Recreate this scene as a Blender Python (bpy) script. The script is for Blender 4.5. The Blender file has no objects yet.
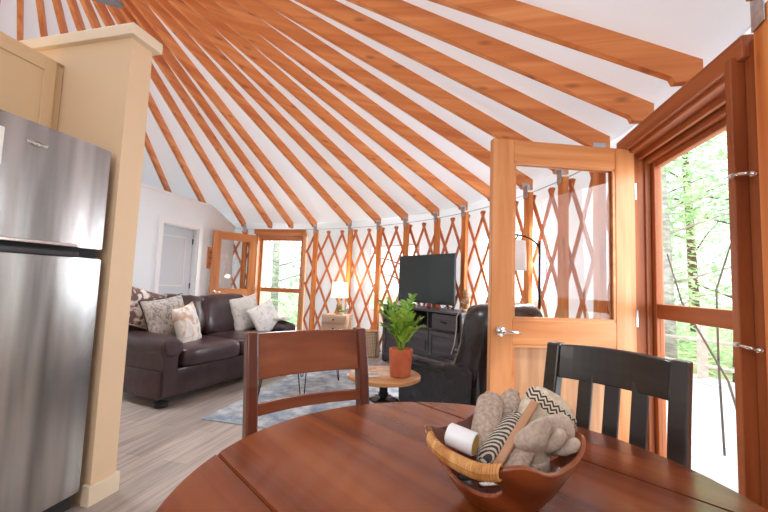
import bpy, bmesh, math, random
from mathutils import Vector, Matrix, noise
rnd = random.Random(7)
S = bpy.context.scene
COL = S.collection
PI = math.pi
rad = math.radians
CX, CY = -3.02, 2.73          # centre of the round room
RW = 4.60                     # radius of the lattice wall
dA = Vector((.238, .971, 0))  # direction of the inner walls
nA = Vector((.971, -.238, 0))
AZ = math.atan2(dA.y, dA.x)

# ------------------------------------------------------------------ materials
def _mat(name):
    m = bpy.data.materials.new(name); m.use_nodes = True
    nt = m.node_tree
    return m, nt, nt.nodes, nt.links, nt.nodes['Principled BSDF']
def setp(b, **k):
    for a, v in k.items():
        for key in ({'rough': 'Roughness', 'metal': 'Metallic', 'coat': 'Coat Weight', 'sheen': 'Sheen Weight', 'spec': 'Specular IOR Level',
                     'trans': 'Transmission Weight', 'emi': 'Emission Strength', 'sss': 'Subsurface Weight'}[a],):
            if key in b.inputs: b.inputs[key].default_value = v
def c4(c): return (c[0], c[1], c[2], 1)
def srgb(r, g, b):
    f = lambda v: (v/255/12.92) if v/255 <= .04045 else ((v/255+.055)/1.055)**2.4
    return (f(r), f(g), f(b))
def coords(n, l, scale=(1,1,1), rot=(0,0,0)):
    tc = n.new('ShaderNodeTexCoord'); mp = n.new('ShaderNodeMapping')
    mp.inputs['Scale'].default_value = scale; mp.inputs['Rotation'].default_value = rot
    l.new(tc.outputs['Object'], mp.inputs['Vector']); return mp.outputs['Vector']
def ramp(n, l, fac, stops):
    r = n.new('ShaderNodeValToRGB'); e = r.color_ramp.elements
    while len(e) < len(stops): e.new(.5)
    for i, (p, c) in enumerate(stops): e[i].position = p; e[i].color = c4(c)
    l.new(fac, r.inputs['Fac']); return r.outputs['Color']
def bump(n, l, b, h, strength=.2, dist=.01):
    bp = n.new('ShaderNodeBump'); bp.inputs['Strength'].default_value = strength; bp.inputs['Distance'].default_value = dist
    l.new(h, bp.inputs['Height']); l.new(bp.outputs['Normal'], b.inputs['Normal'])
def plain(name, c, rough=.5, metal=0, var=.06, scale=8, bmp=0, **k):
    m, nt, n, l, b = _mat(name)
    v = coords(n, l)
    t = n.new('ShaderNodeTexNoise'); t.inputs['Scale'].default_value = scale; t.inputs['Detail'].default_value = 5
    l.new(v, t.inputs['Vector'])
    lo = tuple(x*(1-var) for x in c); hi = tuple(min(1, x*(1+var)) for x in c)
    l.new(ramp(n, l, t.outputs['Fac'], [(.3, lo), (.7, hi)]), b.inputs['Base Color'])
    setp(b, rough=rough, metal=metal, **k)
    if bmp: bump(n, l, b, t.outputs['Fac'], bmp)
    return m
def wood(name, dark, mid, light, rough=.45, axis=0, knots=False, grain=1.0, coat=0, perobj=True, spec=.5):
    m, nt, n, l, b = _mat(name)
    sc = [14*grain]*3; sc[axis] = .9*grain
    v = coords(n, l, tuple(sc))
    if perobj:
        oi = n.new('ShaderNodeObjectInfo'); mu = n.new('ShaderNodeMath'); mu.operation = 'MULTIPLY'; mu.inputs[1].default_value = 40
        l.new(oi.outputs['Random'], mu.inputs[0])
        ad = n.new('ShaderNodeVectorMath'); ad.operation = 'ADD'
        l.new(v, ad.inputs[0]); l.new(mu.outputs[0], ad.inputs[1]); v = ad.outputs[0]
    t = n.new('ShaderNodeTexNoise'); t.inputs['Scale'].default_value = 1.3; t.inputs['Detail'].default_value = 8; t.inputs['Distortion'].default_value = .6
    l.new(v, t.inputs['Vector'])
    colr = ramp(n, l, t.outputs['Fac'], [(.3, dark), (.5, mid), (.7, light)])
    if knots:
        v2 = coords(n, l, (3.2, 9, 9) if axis == 0 else (9, 9, 3.2))
        ad2 = n.new('ShaderNodeVectorMath'); ad2.operation = 'ADD'
        l.new(v2, ad2.inputs[0]); l.new(mu.outputs[0], ad2.inputs[1])
        vo = n.new('ShaderNodeTexVoronoi'); vo.inputs['Scale'].default_value = 1.0
        l.new(ad2.outputs[0], vo.inputs['Vector'])
        mx = n.new('ShaderNodeMixRGB'); mx.blend_type = 'MULTIPLY'
        kr = ramp(n, l, vo.outputs['Distance'], [(.06, (.18, .10, .07)), (.2, (1, 1, 1))])
        mx.inputs[0].default_value = .5
        l.new(colr, mx.inputs[1]); l.new(kr, mx.inputs[2]); colr = mx.outputs[0]
    l.new(colr, b.inputs['Base Color'])
    setp(b, rough=rough, coat=coat, spec=spec)
    bump(n, l, b, t.outputs['Fac'], .08, .004)
    return m
def noisebump(name, c1, c2, scale, rough, strength=.4, dist=.01, metal=0, vec=(1,1,1), **k):
    m, nt, n, l, b = _mat(name)
    v = coords(n, l, vec)
    t = n.new('ShaderNodeTexNoise'); t.inputs['Scale'].default_value = scale; t.inputs['Detail'].default_value = 6
    l.new(v, t.inputs['Vector'])
    l.new(ramp(n, l, t.outputs['Fac'], [(.35, c1), (.65, c2)]), b.inputs['Base Color'])
    setp(b, rough=rough, metal=metal, **k); bump(n, l, b, t.outputs['Fac'], strength, dist)
    return m
def streaked(name, c):
    m, nt, n, l, b = _mat(name)
    v = coords(n, l, (5, 5, .35))
    t = n.new('ShaderNodeTexNoise'); t.inputs['Scale'].default_value = 1.6; t.inputs['Detail'].default_value = 3
    l.new(v, t.inputs['Vector'])
    l.new(ramp(n, l, t.outputs['Fac'], [(.34, tuple(x*.55 for x in c)), (.5, c), (.66, tuple(min(1, x*1.35) for x in c))]), b.inputs['Base Color'])  # upright streaks in the colour stand in for reflections on the steel
    t2 = n.new('ShaderNodeTexNoise'); t2.inputs['Scale'].default_value = 1.5; t2.inputs['Detail'].default_value = 1
    l.new(coords(n, l, (4, 4, .5)), t2.inputs['Vector'])
    setp(b, rough=.27, metal=1.0); bump(n, l, b, t2.outputs['Fac'], .25, .04)
    return m
def glassmat(name, tint=(1,1,1), refl=.06):
    m, nt, n, l, b = _mat(name); n.remove(b)
    out = n['Material Output']; tr = n.new('ShaderNodeBsdfTransparent'); gl = n.new('ShaderNodeBsdfGlossy')
    tr.inputs[0].default_value = c4(tint); gl.inputs['Roughness'].default_value = .02
    lw = n.new('ShaderNodeLayerWeight'); lw.inputs['Blend'].default_value = .5
    pw = n.new('ShaderNodeMath'); pw.operation = 'POWER'; pw.inputs[1].default_value = 4; l.new(lw.outputs['Facing'], pw.inputs[0])
    fr = n.new('ShaderNodeMath'); fr.operation = 'MULTIPLY_ADD'; fr.inputs[1].default_value = .6; fr.inputs[2].default_value = refl*.5; l.new(pw.outputs[0], fr.inputs[0])
    mx = n.new('ShaderNodeMixShader'); l.new(fr.outputs[0], mx.inputs[0]); l.new(tr.outputs[0], mx.inputs[1]); l.new(gl.outputs[0], mx.inputs[2])
    l.new(mx.outputs[0], out.inputs['Surface']); return m
def translucent(name, c, fac=.5, bmpscale=3, wr=.3):
    m, nt, n, l, b = _mat(name)
    out = n['Material Output']; t = n.new('ShaderNodeBsdfTranslucent'); t.inputs[0].default_value = c4(c)
    b.inputs['Base Color'].default_value = c4(c); setp(b, rough=.6)
    v = coords(n, l); no = n.new('ShaderNodeTexNoise'); no.inputs['Scale'].default_value = bmpscale; no.inputs['Detail'].default_value = 3
    l.new(v, no.inputs['Vector']); bump(n, l, b, no.outputs['Fac'], wr, .05)
    mx = n.new('ShaderNodeMixShader'); mx.inputs[0].default_value = fac
    l.new(b.outputs[0], mx.inputs[1]); l.new(t.outputs[0], mx.inputs[2]); l.new(mx.outputs[0], out.inputs['Surface']); return m
def emis(name, c, s):
    m, nt, n, l, b = _mat(name)
    b.inputs['Base Color'].default_value = c4(c); b.inputs['Emission Color'].default_value = c4(c); b.inputs['Emission Strength'].default_value = s
    setp(b, rough=.8); return m

M = {}
M['rafter'] = wood('rafter_fir', srgb(206,116,58), srgb(224,138,74), srgb(238,160,98), .5, 0, True, .8)
M['stud'] = wood('stud_fir', srgb(206,116,52), srgb(228,142,72), srgb(240,168,98), .5, 2, True, .8)
M['lath'] = wood('lath_fir', srgb(200,114,70), srgb(216,132,88), srgb(228,152,108), .55, 2, False, .8)
M['door'] = wood('door_fir_upright', srgb(188,116,66), srgb(206,136,84), srgb(218,154,104), .4, 2, False, .8, spec=.4)
M['doorx'] = wood('door_fir_level', srgb(188,116,66), srgb(206,136,84), srgb(218,154,104), .4, 0, False, .8, spec=.4)
M['doorpanel'] = wood('door_panel_fir', srgb(172,124,86), srgb(190,142,104), srgb(204,158,120), .45, 2, False, 1.2)
M['frame'] = wood('frame_fir_upright', srgb(142,74,38), srgb(168,94,52), srgb(188,112,68), .4, 2, False, .8)
M['framex'] = wood('frame_fir_level', srgb(146,78,42), srgb(172,98,56), srgb(190,116,72), .4, 0, False, .8)
M['fabric'] = translucent('wall_liner', (.78,.81,.87), .18, 2.5, .25)
M['roof'] = translucent('roof_liner', (.84,.86,.92), .09, 1.2, .5)
M['tan'] = plain('tan_paint', srgb(226,194,158), .55, var=.02, scale=2)
M['tancap'] = plain('tan_cap_paint', srgb(232,210,182), .5, var=.02, scale=2)
M['cab'] = plain('cabinet_paint', srgb(214,182,142), .45, var=.02, scale=2)
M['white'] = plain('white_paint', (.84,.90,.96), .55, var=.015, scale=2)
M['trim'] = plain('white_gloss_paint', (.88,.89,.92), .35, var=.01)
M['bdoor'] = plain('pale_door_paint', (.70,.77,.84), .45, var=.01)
M['steel'] = streaked('stainless', (.40,.395,.385))
M['steelside'] = plain('fridge_side', (.20,.20,.21), .5, .2)
M['chrome'] = plain('chrome', (.75,.74,.72), .18, 1.0, var=.03)
M['zinc'] = plain('galvanised', (.50,.52,.55), .42, .75, var=.15, scale=30)
M['blk'] = plain('black_paint', (.012,.012,.013), .35, var=.1)
M['blackmetal'] = plain('black_metal', (.02,.02,.022), .4, .6, var=.1)
M['black_plastic'] = plain('black_plastic', (.015,.015,.017), .3, var=.1)
M['cherry'] = wood('cherry_stain', srgb(96,40,14), srgb(126,60,24), srgb(150,80,38), .24, 0, False, .55, coat=.12)
M['cherryz'] = wood('cherry_stain_upright', srgb(70,26,12), srgb(92,38,18), srgb(112,50,26), .32, 2, False, .6, coat=.2)
M['ebony'] = wood('dark_stain', (.018,.012,.010), (.028,.019,.015), (.042,.028,.022), .32, 0, False, .7, coat=.2)
M['leather'] = noisebump('brown_leather', srgb(52,34,36), srgb(72,50,52), 5, .33, .35, .03, coat=.1)
M['leatherd'] = noisebump('black_leather', (.016,.014,.015), (.030,.026,.028), 6, .26, .3, .03, coat=.15)
M['piping'] = plain('pale_piping', (.5,.46,.42), .5)
M['console'] = wood('charcoal_console', srgb(62,60,64), srgb(78,76,80), srgb(94,92,96), .5, 0, False, .8)
M['dark'] = plain('cavity_dark', (.01,.01,.012), .7)
M['screen'] = plain('tv_screen', (.020,.034,.033), .13, var=.02, coat=.3)  # green in the colour stands in for reflections on the dark screen
M['terracotta'] = noisebump('terracotta', srgb(186,92,56), srgb(204,110,72), 12, .6, .1)
M['soil'] = noisebump('soil', (.03,.02,.013), (.07,.045,.03), 60, .95, .8)
M['leaf'] = noisebump('leaf_green', srgb(104,150,40), srgb(150,190,66), 9, .35, .1, sss=.0)
M['stem'] = plain('stem_green', srgb(112,142,60), .5)
M['oak'] = wood('oak_top', srgb(168,112,66), srgb(194,138,88), srgb(210,160,112), .35, 0, False, .8, coat=.2)
M['ash'] = wood('washed_wood', srgb(176,142,116), srgb(198,166,140), srgb(214,186,162), .5, 0, False, .9)
M['shade'] = emis('lit_lampshade', (1.0,.90,.76), 1.6)
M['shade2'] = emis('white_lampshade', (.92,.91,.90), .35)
M['wicker'] = None
M['paper'] = plain('paper', (.85,.83,.78), .7)
M['cream'] = plain('cream_cloth', (.72,.68,.60), .8)
M['gold'] = plain('gold_lamp_base', (.35,.24,.12), .35, .6)
M['sock'] = noisebump('heather_knit', srgb(158,138,124), srgb(194,174,158), 160, .95, .25, .002)
M['sock2'] = noisebump('taupe_knit', srgb(188,168,152), srgb(208,190,174), 150, .95, .25, .002)
M['carve'] = noisebump('carved_wood', srgb(150,104,70), srgb(210,170,132), 25, .6, .5)
M['redpot'] = plain('red_clay', srgb(126,48,34), .5)
M['skin_concrete'] = plain('grey_fan', (.20,.20,.21), .5)
M['glass'] = glassmat('clear_glass')
M['vinyl'] = glassmat('clear_vinyl', (.97,.98,1.0))
M['rattan'] = wood('rattan', srgb(176,112,56), srgb(206,148,84), srgb(224,176,116), .45, 2, False, 3)
M['bowl'] = wood('acacia_bowl', srgb(84,34,14), srgb(118,54,24), srgb(150,78,38), .28, 0, False, .9, coat=.35)
M['bark'] = noisebump('pale_bark', (.30,.28,.25), (.62,.60,.56), 6, .9, .5, vec=(1,1,3))
M['barkd'] = noisebump('dark_bark', (.04,.035,.03), (.10,.08,.07), 6, .9, .5, vec=(3,3,.6))
M['foliage'] = translucent('tree_leaves', (.42,.68,.38), .5, 3, .1)
M['foliage2'] = translucent('pale_tree_leaves', (.60,.82,.54), .5, 3, .1)
M['ground'] = noisebump('forest_floor', (.16,.22,.09), (.40,.38,.26), 1.5, .95, .5)
M['yellow'] = plain('yellow_label', srgb(214,176,70), .5)
M['deckrail'] = wood('weathered_rail', srgb(170,160,148), srgb(192,182,170), srgb(206,198,188), .7, 0, False, .8)

def planks(name, base, w, length, rot, rough=.4, gap=.012, tint=.16, coat=0):
    m, nt, n, l, b = _mat(name)
    v = coords(n, l, (1,1,1), (0,0,rot))
    br = n.new('ShaderNodeTexBrick'); br.offset = .37; br.inputs['Scale'].default_value = 1
    br.inputs['Brick Width'].default_value = length; br.inputs['Row Height'].default_value = w
    br.inputs['Mortar Size'].default_value = .0015; br.inputs['Mortar Smooth'].default_value = .5
    br.inputs['Color1'].default_value = c4(tuple(x*(1-tint) for x in base)); br.inputs['Color2'].default_value = c4(tuple(min(1, x*(1+tint)) for x in base))
    br.inputs['Mortar'].default_value = c4(tuple(x*.4 for x in base)); l.new(v, br.inputs['Vector'])
    mp = n.new('ShaderNodeMapping'); mp.inputs['Scale'].default_value = (1.2, 14, 1); l.new(v, mp.inputs['Vector'])
    t = n.new('ShaderNodeTexNoise'); t.inputs['Scale'].default_value = 1.6; t.inputs['Detail'].default_value = 8; t.inputs['Distortion'].default_value = .8
    l.new(mp.outputs[0], t.inputs['Vector'])
    g = ramp(n, l, t.outputs['Fac'], [(.3, (.66,.64,.62)), (.7, (1.12,1.12,1.12))])
    mx = n.new('ShaderNodeMixRGB'); mx.blend_type = 'MULTIPLY'; mx.inputs[0].default_value = 1
    l.new(br.outputs['Color'], mx.inputs[1]); l.new(g, mx.inputs[2]); l.new(mx.outputs[0], b.inputs['Base Color'])
    setp(b, rough=rough, coat=coat); bump(n, l, b, br.outputs['Fac'], .3, .002)
    return m
M['floor'] = planks('grey_oak_planks', srgb(186,172,162), .17, 1.25, -AZ, .30)
M['deck'] = planks('deck_boards', (.40,.42,.46), .14, 4.0, rad(50), .6, tint=.1)

def wicker(name, c1, c2):
    m, nt, n, l, b = _mat(name)
    v = coords(n, l)
    w1 = n.new('ShaderNodeTexWave'); w1.inputs['Scale'].default_value = 14; w1.bands_direction = 'Z'; l.new(v, w1.inputs['Vector'])
    w2 = n.new('ShaderNodeTexWave'); w2.inputs['Scale'].default_value = 12; w2.bands_direction = 'X'; l.new(v, w2.inputs['Vector'])
    mu = n.new('ShaderNodeMath'); mu.operation = 'MULTIPLY'; l.new(w1.outputs['Fac'], mu.inputs[0]); l.new(w2.outputs['Fac'], mu.inputs[1])
    l.new(ramp(n, l, mu.outputs[0], [(.05, c1), (.5, c2)]), b.inputs['Base Color']); setp(b, rough=.7); bump(n, l, b, mu.outputs[0], .6, .01)
    return m
M['wicker'] = wicker('woven_seagrass', srgb(170,140,110), srgb(226,206,180))
def pattern(name, c1, c2, scale, rough=.85, thr=.5, kind='noise'):
    m, nt, n, l, b = _mat(name)
    v = coords(n, l)
    if kind == 'noise':
        t = n.new('ShaderNodeTexNoise'); t.inputs['Scale'].default_value = scale; t.inputs['Detail'].default_value = 2; t.inputs['Distortion'].default_value = 1.5
        l.new(v, t.inputs['Vector']); f = t.outputs['Fac']
    elif kind == 'zig':
        t = n.new('ShaderNodeTexWave'); t.inputs['Scale'].default_value = scale; t.inputs['Distortion'].default_value = 2; t.bands_direction = 'DIAGONAL'
        l.new(v, t.inputs['Vector']); f = t.outputs['Fac']
    else:
        t = n.new('ShaderNodeTexVoronoi'); t.inputs['Scale'].default_value = scale; t.feature = 'DISTANCE_TO_EDGE'; l.new(v, t.inputs['Vector']); f = t.outputs['Distance']
    l.new(ramp(n, l, f, [(thr-.06, c1), (thr+.06, c2)]), b.inputs['Base Color']); setp(b, rough=rough); bump(n, l, b, f, .4, .01)
    return m
M['pil_brown'] = pattern('brown_cream_print', srgb(112,84,80), srgb(226,214,206), 9)
M['pil_grey'] = pattern('grey_stitched', srgb(150,140,134), srgb(196,188,180), 22, thr=.45)
M['pil_fur'] = pattern('white_gold_print', srgb(214,180,148), srgb(240,236,230), 7, thr=.44)
M['pil_beige'] = pattern('pale_quilted', srgb(186,180,172), srgb(214,208,200), 18, thr=.4)
M['pil_white'] = pattern('white_quilted', srgb(214,210,204), srgb(236,234,230), 16, thr=.4)
M['knitpat'] = pattern('dark_cream_knit', srgb(72,64,60), srgb(206,194,178), 70, thr=.5, kind='zig')
M['hat'] = noisebump('oatmeal_knit', srgb(200,184,160), srgb(228,216,196), 110, .9, .6, .004)

def rugmat():
    m, nt, n, l, b = _mat('faded_rug')
    v = coords(n, l)
    t = n.new('ShaderNodeTexNoise'); t.inputs['Scale'].default_value = 3.5; t.inputs['Detail'].default_value = 10; t.inputs['Roughness'].default_value = .75
    l.new(v, t.inputs['Vector'])
    vo = n.new('ShaderNodeTexVoronoi'); vo.inputs['Scale'].default_value = 7; vo.feature = 'DISTANCE_TO_EDGE'; l.new(v, vo.inputs['Vector'])
    a = n.new('ShaderNodeMath'); a.operation = 'MULTIPLY_ADD'; a.inputs[1].default_value = .25; l.new(vo.outputs['Distance'], a.inputs[0]); l.new(t.outputs['Fac'], a.inputs[2])
    l.new(ramp(n, l, a.outputs[0], [(.42, srgb(122,134,148)), (.52, srgb(158,164,172)), (.62, srgb(200,198,196))]), b.inputs['Base Color'])
    setp(b, rough=.95); bump(n, l, b, t.outputs['Fac'], .5, .01); return m
M['rug'] = rugmat()

# ------------------------------------------------------------------ mesh helpers
class MB:
    def __init__(s): s.bm = bmesh.new()
    def box(s, c, sz, mat=None, bev=0):
        g = bmesh.ops.create_cube(s.bm, size=1)['verts']
        mx = Matrix.Translation(c) @ (mat.to_4x4() if mat else Matrix.Identity(4)) @ Matrix.Diagonal((*sz, 1))
        bmesh.ops.transform(s.bm, matrix=mx, verts=g)
        if bev:
            es = list({e for v in g for e in v.link_edges})
            bmesh.ops.bevel(s.bm, geom=es, offset=bev, segments=2, affect='EDGES', profile=.6)
        return s
    def prism(s, pts, z0, z1, axis='z', bev=0):
        def P(a, b, t):
            return {'z': (a, b, t), 'x': (t, a, b), 'y': (a, t, b)}[axis]
        A = [s.bm.verts.new(P(a, b, z0)) for a, b in pts]; B = [s.bm.verts.new(P(a, b, z1)) for a, b in pts]
        n = len(pts); fs = [s.bm.faces.new(A[::-1]), s.bm.faces.new(B)]
        for i in range(n): fs.append(s.bm.faces.new((A[i], A[(i+1) % n], B[(i+1) % n], B[i])))
        if bev:
            es = [e for e in fs[0].edges] + [e for e in fs[1].edges]
            bmesh.ops.bevel(s.bm, geom=es, offset=bev, segments=2, affect='EDGES')
        return s
    def ring(s, c, r, nrm, seg, mx=None):
        return
    def tube(s, pts, r, seg=8, cap=True):
        pts = [Vector(p) for p in pts]; n = len(pts)
        rs = r if isinstance(r, (list, tuple)) else [r]*n
        rings = []; prev = None
        for i, p in enumerate(pts):
            t = (pts[min(i+1, n-1)]-pts[max(i-1, 0)]).normalized()
            if prev is None:
                u = t.orthogonal().normalized()
            else:
                u = (prev - t*prev.dot(t))
                u = u.normalized() if u.length > 1e-6 else t.orthogonal().normalized()
            prev = u; w = t.cross(u)
            rings.append([s.bm.verts.new(p + (u*math.cos(2*PI*k/seg)+w*math.sin(2*PI*k/seg))*rs[i]) for k in range(seg)])
        for a, b in zip(rings, rings[1:]):
            for k in range(seg): s.bm.faces.new((a[k], a[(k+1) % seg], b[(k+1) % seg], b[k]))
        if cap: s.bm.faces.new(rings[0][::-1]); s.bm.faces.new(rings[-1])
        return s
    def lathe(s, prof, c=(0,0,0), seg=32, cap=True):
        rings = []
        for r, z in prof:
            rings.append([s.bm.verts.new((c[0]+r*math.cos(2*PI*k/seg), c[1]+r*math.sin(2*PI*k/seg), c[2]+z)) for k in range(seg)])
        for a, b in zip(rings, rings[1:]):
            for k in range(seg): s.bm.faces.new((a[k], a[(k+1) % seg], b[(k+1) % seg], b[k]))
        if cap: s.bm.faces.new(rings[0][::-1]); s.bm.faces.new(rings[-1])
        return s
    def grid(s, f, nu, nv, closeu=False):
        V = [[s.bm.verts.new(f(i/nu, j/nv)) for j in range(nv+1)] for i in range(nu + (0 if closeu else 1))]
        m = len(V)
        for i in range(nu):
            for j in range(nv):
                s.bm.faces.new((V[i][j], V[(i+1) % m][j], V[(i+1) % m][j+1], V[i][j+1]))
        return s
    def cushion(s, c, sz, p=4.0, mat=None, n=18, wr=0, seed=0, puff=0):
        """rounded block (superellipsoid) with optional wrinkles"""
        a, b, h = [x/2 for x in sz]
        def pw(v, e): return math.copysign(abs(v)**e, v)
        e = 2/p
        mx = mat if mat else Matrix.Identity(3)
        def f(u, v):
            th = u*2*PI; ph = (v-.5)*PI
            x = pw(math.cos(ph), e)*pw(math.cos(th), e); y = pw(math.cos(ph), e)*pw(math.sin(th), e); z = pw(math.sin(ph), e)
            q = Vector((x*a, y*b, z*h))
            if puff: q.z += puff*(1-x*x)*(1-y*y)*(1 if z > 0 else -1)
            if wr:
                d = noise.noise(Vector((q.x*7+seed, q.y*7, q.z*7)))*wr + noise.noise(Vector((q.x*17+seed, q.y*17, q.z*6)))*wr*.5
                q += q.normalized()*d
            return Vector(c) + mx @ q
        s.grid(f, n*2, n, True); return s
    def pillow(s, w, h, t, n=16, wr=.006, seed=0):
        """scatter cushion standing in local x/z, thickness along y"""
        def side(sg):
            def f(u, v):
                x, z = 2*u-1, 2*v-1
                k = max(0, (1-x*x)*(1-z*z))**.42
                pin = 1-.07*(x*x*(1-z*z)+z*z*(1-x*x))*1.0
                px = x*w/2*(1-.09*(1-abs(z)**2)*abs(x)**3) ; pz = z*h/2*(1-.09*(1-abs(x)**2)*abs(z)**3)
                d = noise.noise(Vector((x*2.2+seed, z*2.2, sg)))*wr*2 + noise.noise(Vector((x*6+seed, z*6, sg)))*wr
                return Vector((px, sg*(t/2*k+d*k), pz))
            return f
        s.grid(side(1), n, n); s.grid(side(-1), n, n)
        bmesh.ops.remove_doubles(s.bm, verts=s.bm.verts, dist=1e-4); return s
    def build(s, name, m, parent=None, smooth=False, bev=0, sub=0, autos=True):
        bmesh.ops.recalc_face_normals(s.bm, faces=s.bm.faces)
        me = bpy.data.meshes.new(name); s.bm.to_mesh(me); s.bm.free()
        if m is not None: me.materials.append(m)
        o = bpy.data.objects.new(name, me); COL.objects.link(o)
        if smooth:
            for p in me.polygons: p.use_smooth = True
            if smooth == 'auto': me.set_sharp_from_angle(angle=rad(40))
        if parent is not None: o.parent = parent
        if bev:
            md = o.modifiers.new('bevel', 'BEVEL'); md.width = bev; md.segments = 2; md.limit_method = 'ANGLE'
        if sub:
            md = o.modifiers.new('sub', 'SUBSURF'); md.levels = sub; md.render_levels = sub
        return o
def tag(o, label=None, cat=None, group=None, kind=None):
    if label: o['label'] = label
    if cat: o['category'] = cat
    if group: o['group'] = group
    if kind: o['kind'] = kind
    return o
def thing(name, label, cat, loc=(0,0,0), rz=0, group=None, kind=None):
    o = bpy.data.objects.new(name, None); COL.objects.link(o); o.empty_display_size = .05
    o.location = loc; o.rotation_euler = (0, 0, rz)
    return tag(o, label, cat, group, kind)
def kids(o): return [c for c in o.children]
def copy_tree(o, parent=None):
    c = o.copy(); COL.objects.link(c)
    if parent is not None: c.parent = parent
    for ch in kids(o): copy_tree(ch, c)
    return c
def polar(a, r, z): return Vector((CX+r*math.cos(rad(a)), CY+r*math.sin(rad(a)), z))

# ------------------------------------------------------------------ setting: floor, walls, roof
mb = MB()
ring = [(CX+4.74*math.cos(2*PI*k/96), CY+4.74*math.sin(2*PI*k/96)) for k in range(96)]
mb.prism(ring, -.12, 0)
tag(mb.build('floor', M['floor']), 'grey oak plank floor of the round room', 'floor', kind='structure')

EAVE = 2.17; APEX = 4.40; RR = 4.55
SL = (APEX-EAVE)/RR
def zb(r): return EAVE + (RR-r)*SL        # underside of rafters at radius r
ZOFF = .128*math.sqrt(1+SL*SL) + .004      # rafter depth measured upright
# openings in the fabric wall: (angle from, angle to, z from, z to)
WINS = [(40.4, 53.3, .71, 1.79), (10.5, 23.9, .75, 1.79)]
DOORS = [(70.9, 83.6), (-18.2, -5.4)]
RF = 4.68
def wallz(r): return zb(r)+ZOFF
def in_win(a, z):
    a = (a+180) % 360-180
    for a0, a1, z0, z1 in WINS:
        if a0 < a < a1 and z0 < z < z1: return True
    for a0, a1 in DOORS:
        if a0 < a < a1 and z < 2.05: return True
    return False
angs = sorted(set([round(-180+k*2.0, 3) for k in range(180)] + [x for w in WINS for x in w[:2]] + [x for d in DOORS for x in d]))
zs = [0, .35, .71, .75, 1.1, 1.45, 1.79, 2.05, 2.2, wallz(RF)+.03]
mb = MB()
V = {}
def gv(i, j):
    i %= len(angs)
    if (i, j) not in V:
        a = angs[i]; rr = RF + .012*noise.noise(Vector((a*.35, zs[j]*.7, 0)))
        V[(i, j)] = mb.bm.verts.new(polar(a, rr, zs[j]))
    return V[(i, j)]
for i in range(len(angs)):
    a0 = angs[i]; a1 = angs[i+1] if i+1 < len(angs) else 180
    for j in range(len(zs)-1):
        if in_win((a0+a1)/2, (zs[j]+zs[j+1])/2): continue
        mb.bm.faces.new((gv(i, j), gv(i+1, j), gv(i+1, j+1), gv(i, j+1)))
tag(mb.build('wall_round', M['fabric'], smooth=True), 'white fabric liner of the round wall behind the lattice', 'wall', kind='structure')

mb = MB()
rs = [.70, 1.2, 1.8, 2.4, 3.0, 3.5, 3.9, 4.2, 4.4, 4.55, 4.68]
def roofp(u, v):
    k = v*(len(rs)-1); i = min(int(k), len(rs)-2); r = rs[i]+(rs[i+1]-rs[i])*(k-i)
    a = u*360
    w = .018*noise.noise(Vector((a*.22, r*1.4, 3.3)))*min(1, max(0, r-2)/1.5)
    if r > 4.35: w += .02*noise.noise(Vector((a*.8, r*8, 1.1)))*min(1, (4.68-r)*6)
    return polar(a, r, zb(r)+ZOFF+.012+abs(w))
mb.grid(roofp, 240, len(rs)-1, True)
tag(mb.build('ceiling', M['roof'], smooth=True), 'white fabric roof liner sloping up to the centre ring', 'ceiling', kind='structure')

# thin cable round the eaves
mb = MB(); mb.tube([polar(a, 4.63, 2.145) for a in range(-60, 121, 3)], .005, 6)
tag(mb.build('tension_cable', M['zinc']), 'thin steel cable running round the top of the lattice', 'cable')

# centre ring
rg = thing('roof_ring', 'round wooden centre ring where all the rafters meet', 'roof ring', (CX, CY, 0))
mb = MB(); mb.lathe([(.76, zb(.76)-.02), (.76, zb(.76)+.2), (.68, zb(.68)+.2), (.68, zb(.76)-.02), (.76, zb(.76)-.02)], seg=48, cap=False); mb.build('ring_beam', M['frame'], rg, smooth='auto')
mb = MB(); mb.lathe([(.72, zb(.72)+.2), (.66, zb(.7)+.38), (.45, zb(.7)+.55), (.2, zb(.7)+.62), (.01, zb(.7)+.64)], seg=32, cap=False); mb.build('skylight_dome', M['vinyl'], rg, smooth=True)

# rafters: one mesh along local x from r=RR..r=.75
feet = [(-35,), (-27.5,), (-20,), (-12.8,), (-7.4,), (-1.3,), (5.7,), (12.7,), (20.2,), (27.6,), (34.8,), (43.1,), (50.6,), (58.7,), (68.3,), (74.7,), (80.3,), (87.1,)]
feet = [f[0] for f in feet]
a = 87.1
while a < 200: a += 7.5; feet.append(a)
rl = {-20: 'rafter meeting the post at the right edge of the photo, beside the near door',
 -12.8: 'rafter landing on the near door header, the one closer to the right edge',
 -7.4: 'rafter landing on the near door header, nearer its left end',
 -1.3: 'rafter whose foot meets the corner where the open door leaf is hinged',
 5.7: 'rafter with foot seen through the open door glass, nearer the hinge side',
 12.7: 'rafter with foot seen through the open door glass behind the arc lamp',
 20.2: 'rafter whose foot hides behind the handle side of the open door leaf',
 27.6: 'rafter landing on the first wall post right of the television',
 34.8: 'rafter landing on the post behind the right side of the television',
 43.1: 'rafter landing on the post behind the left side of the television',
 50.6: 'rafter landing on the post above the wicker basket, left of the television',
 58.7: 'rafter landing on the post behind the lit table lamp',
 68.3: 'rafter landing on the post right of the far glazed door',
 74.7: 'rafter landing over the right side of the far glazed door',
 80.3: 'rafter landing over the left side of the far glazed door',
 87.1: 'rafter landing above the corner where the white wall meets the lattice'}
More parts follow.
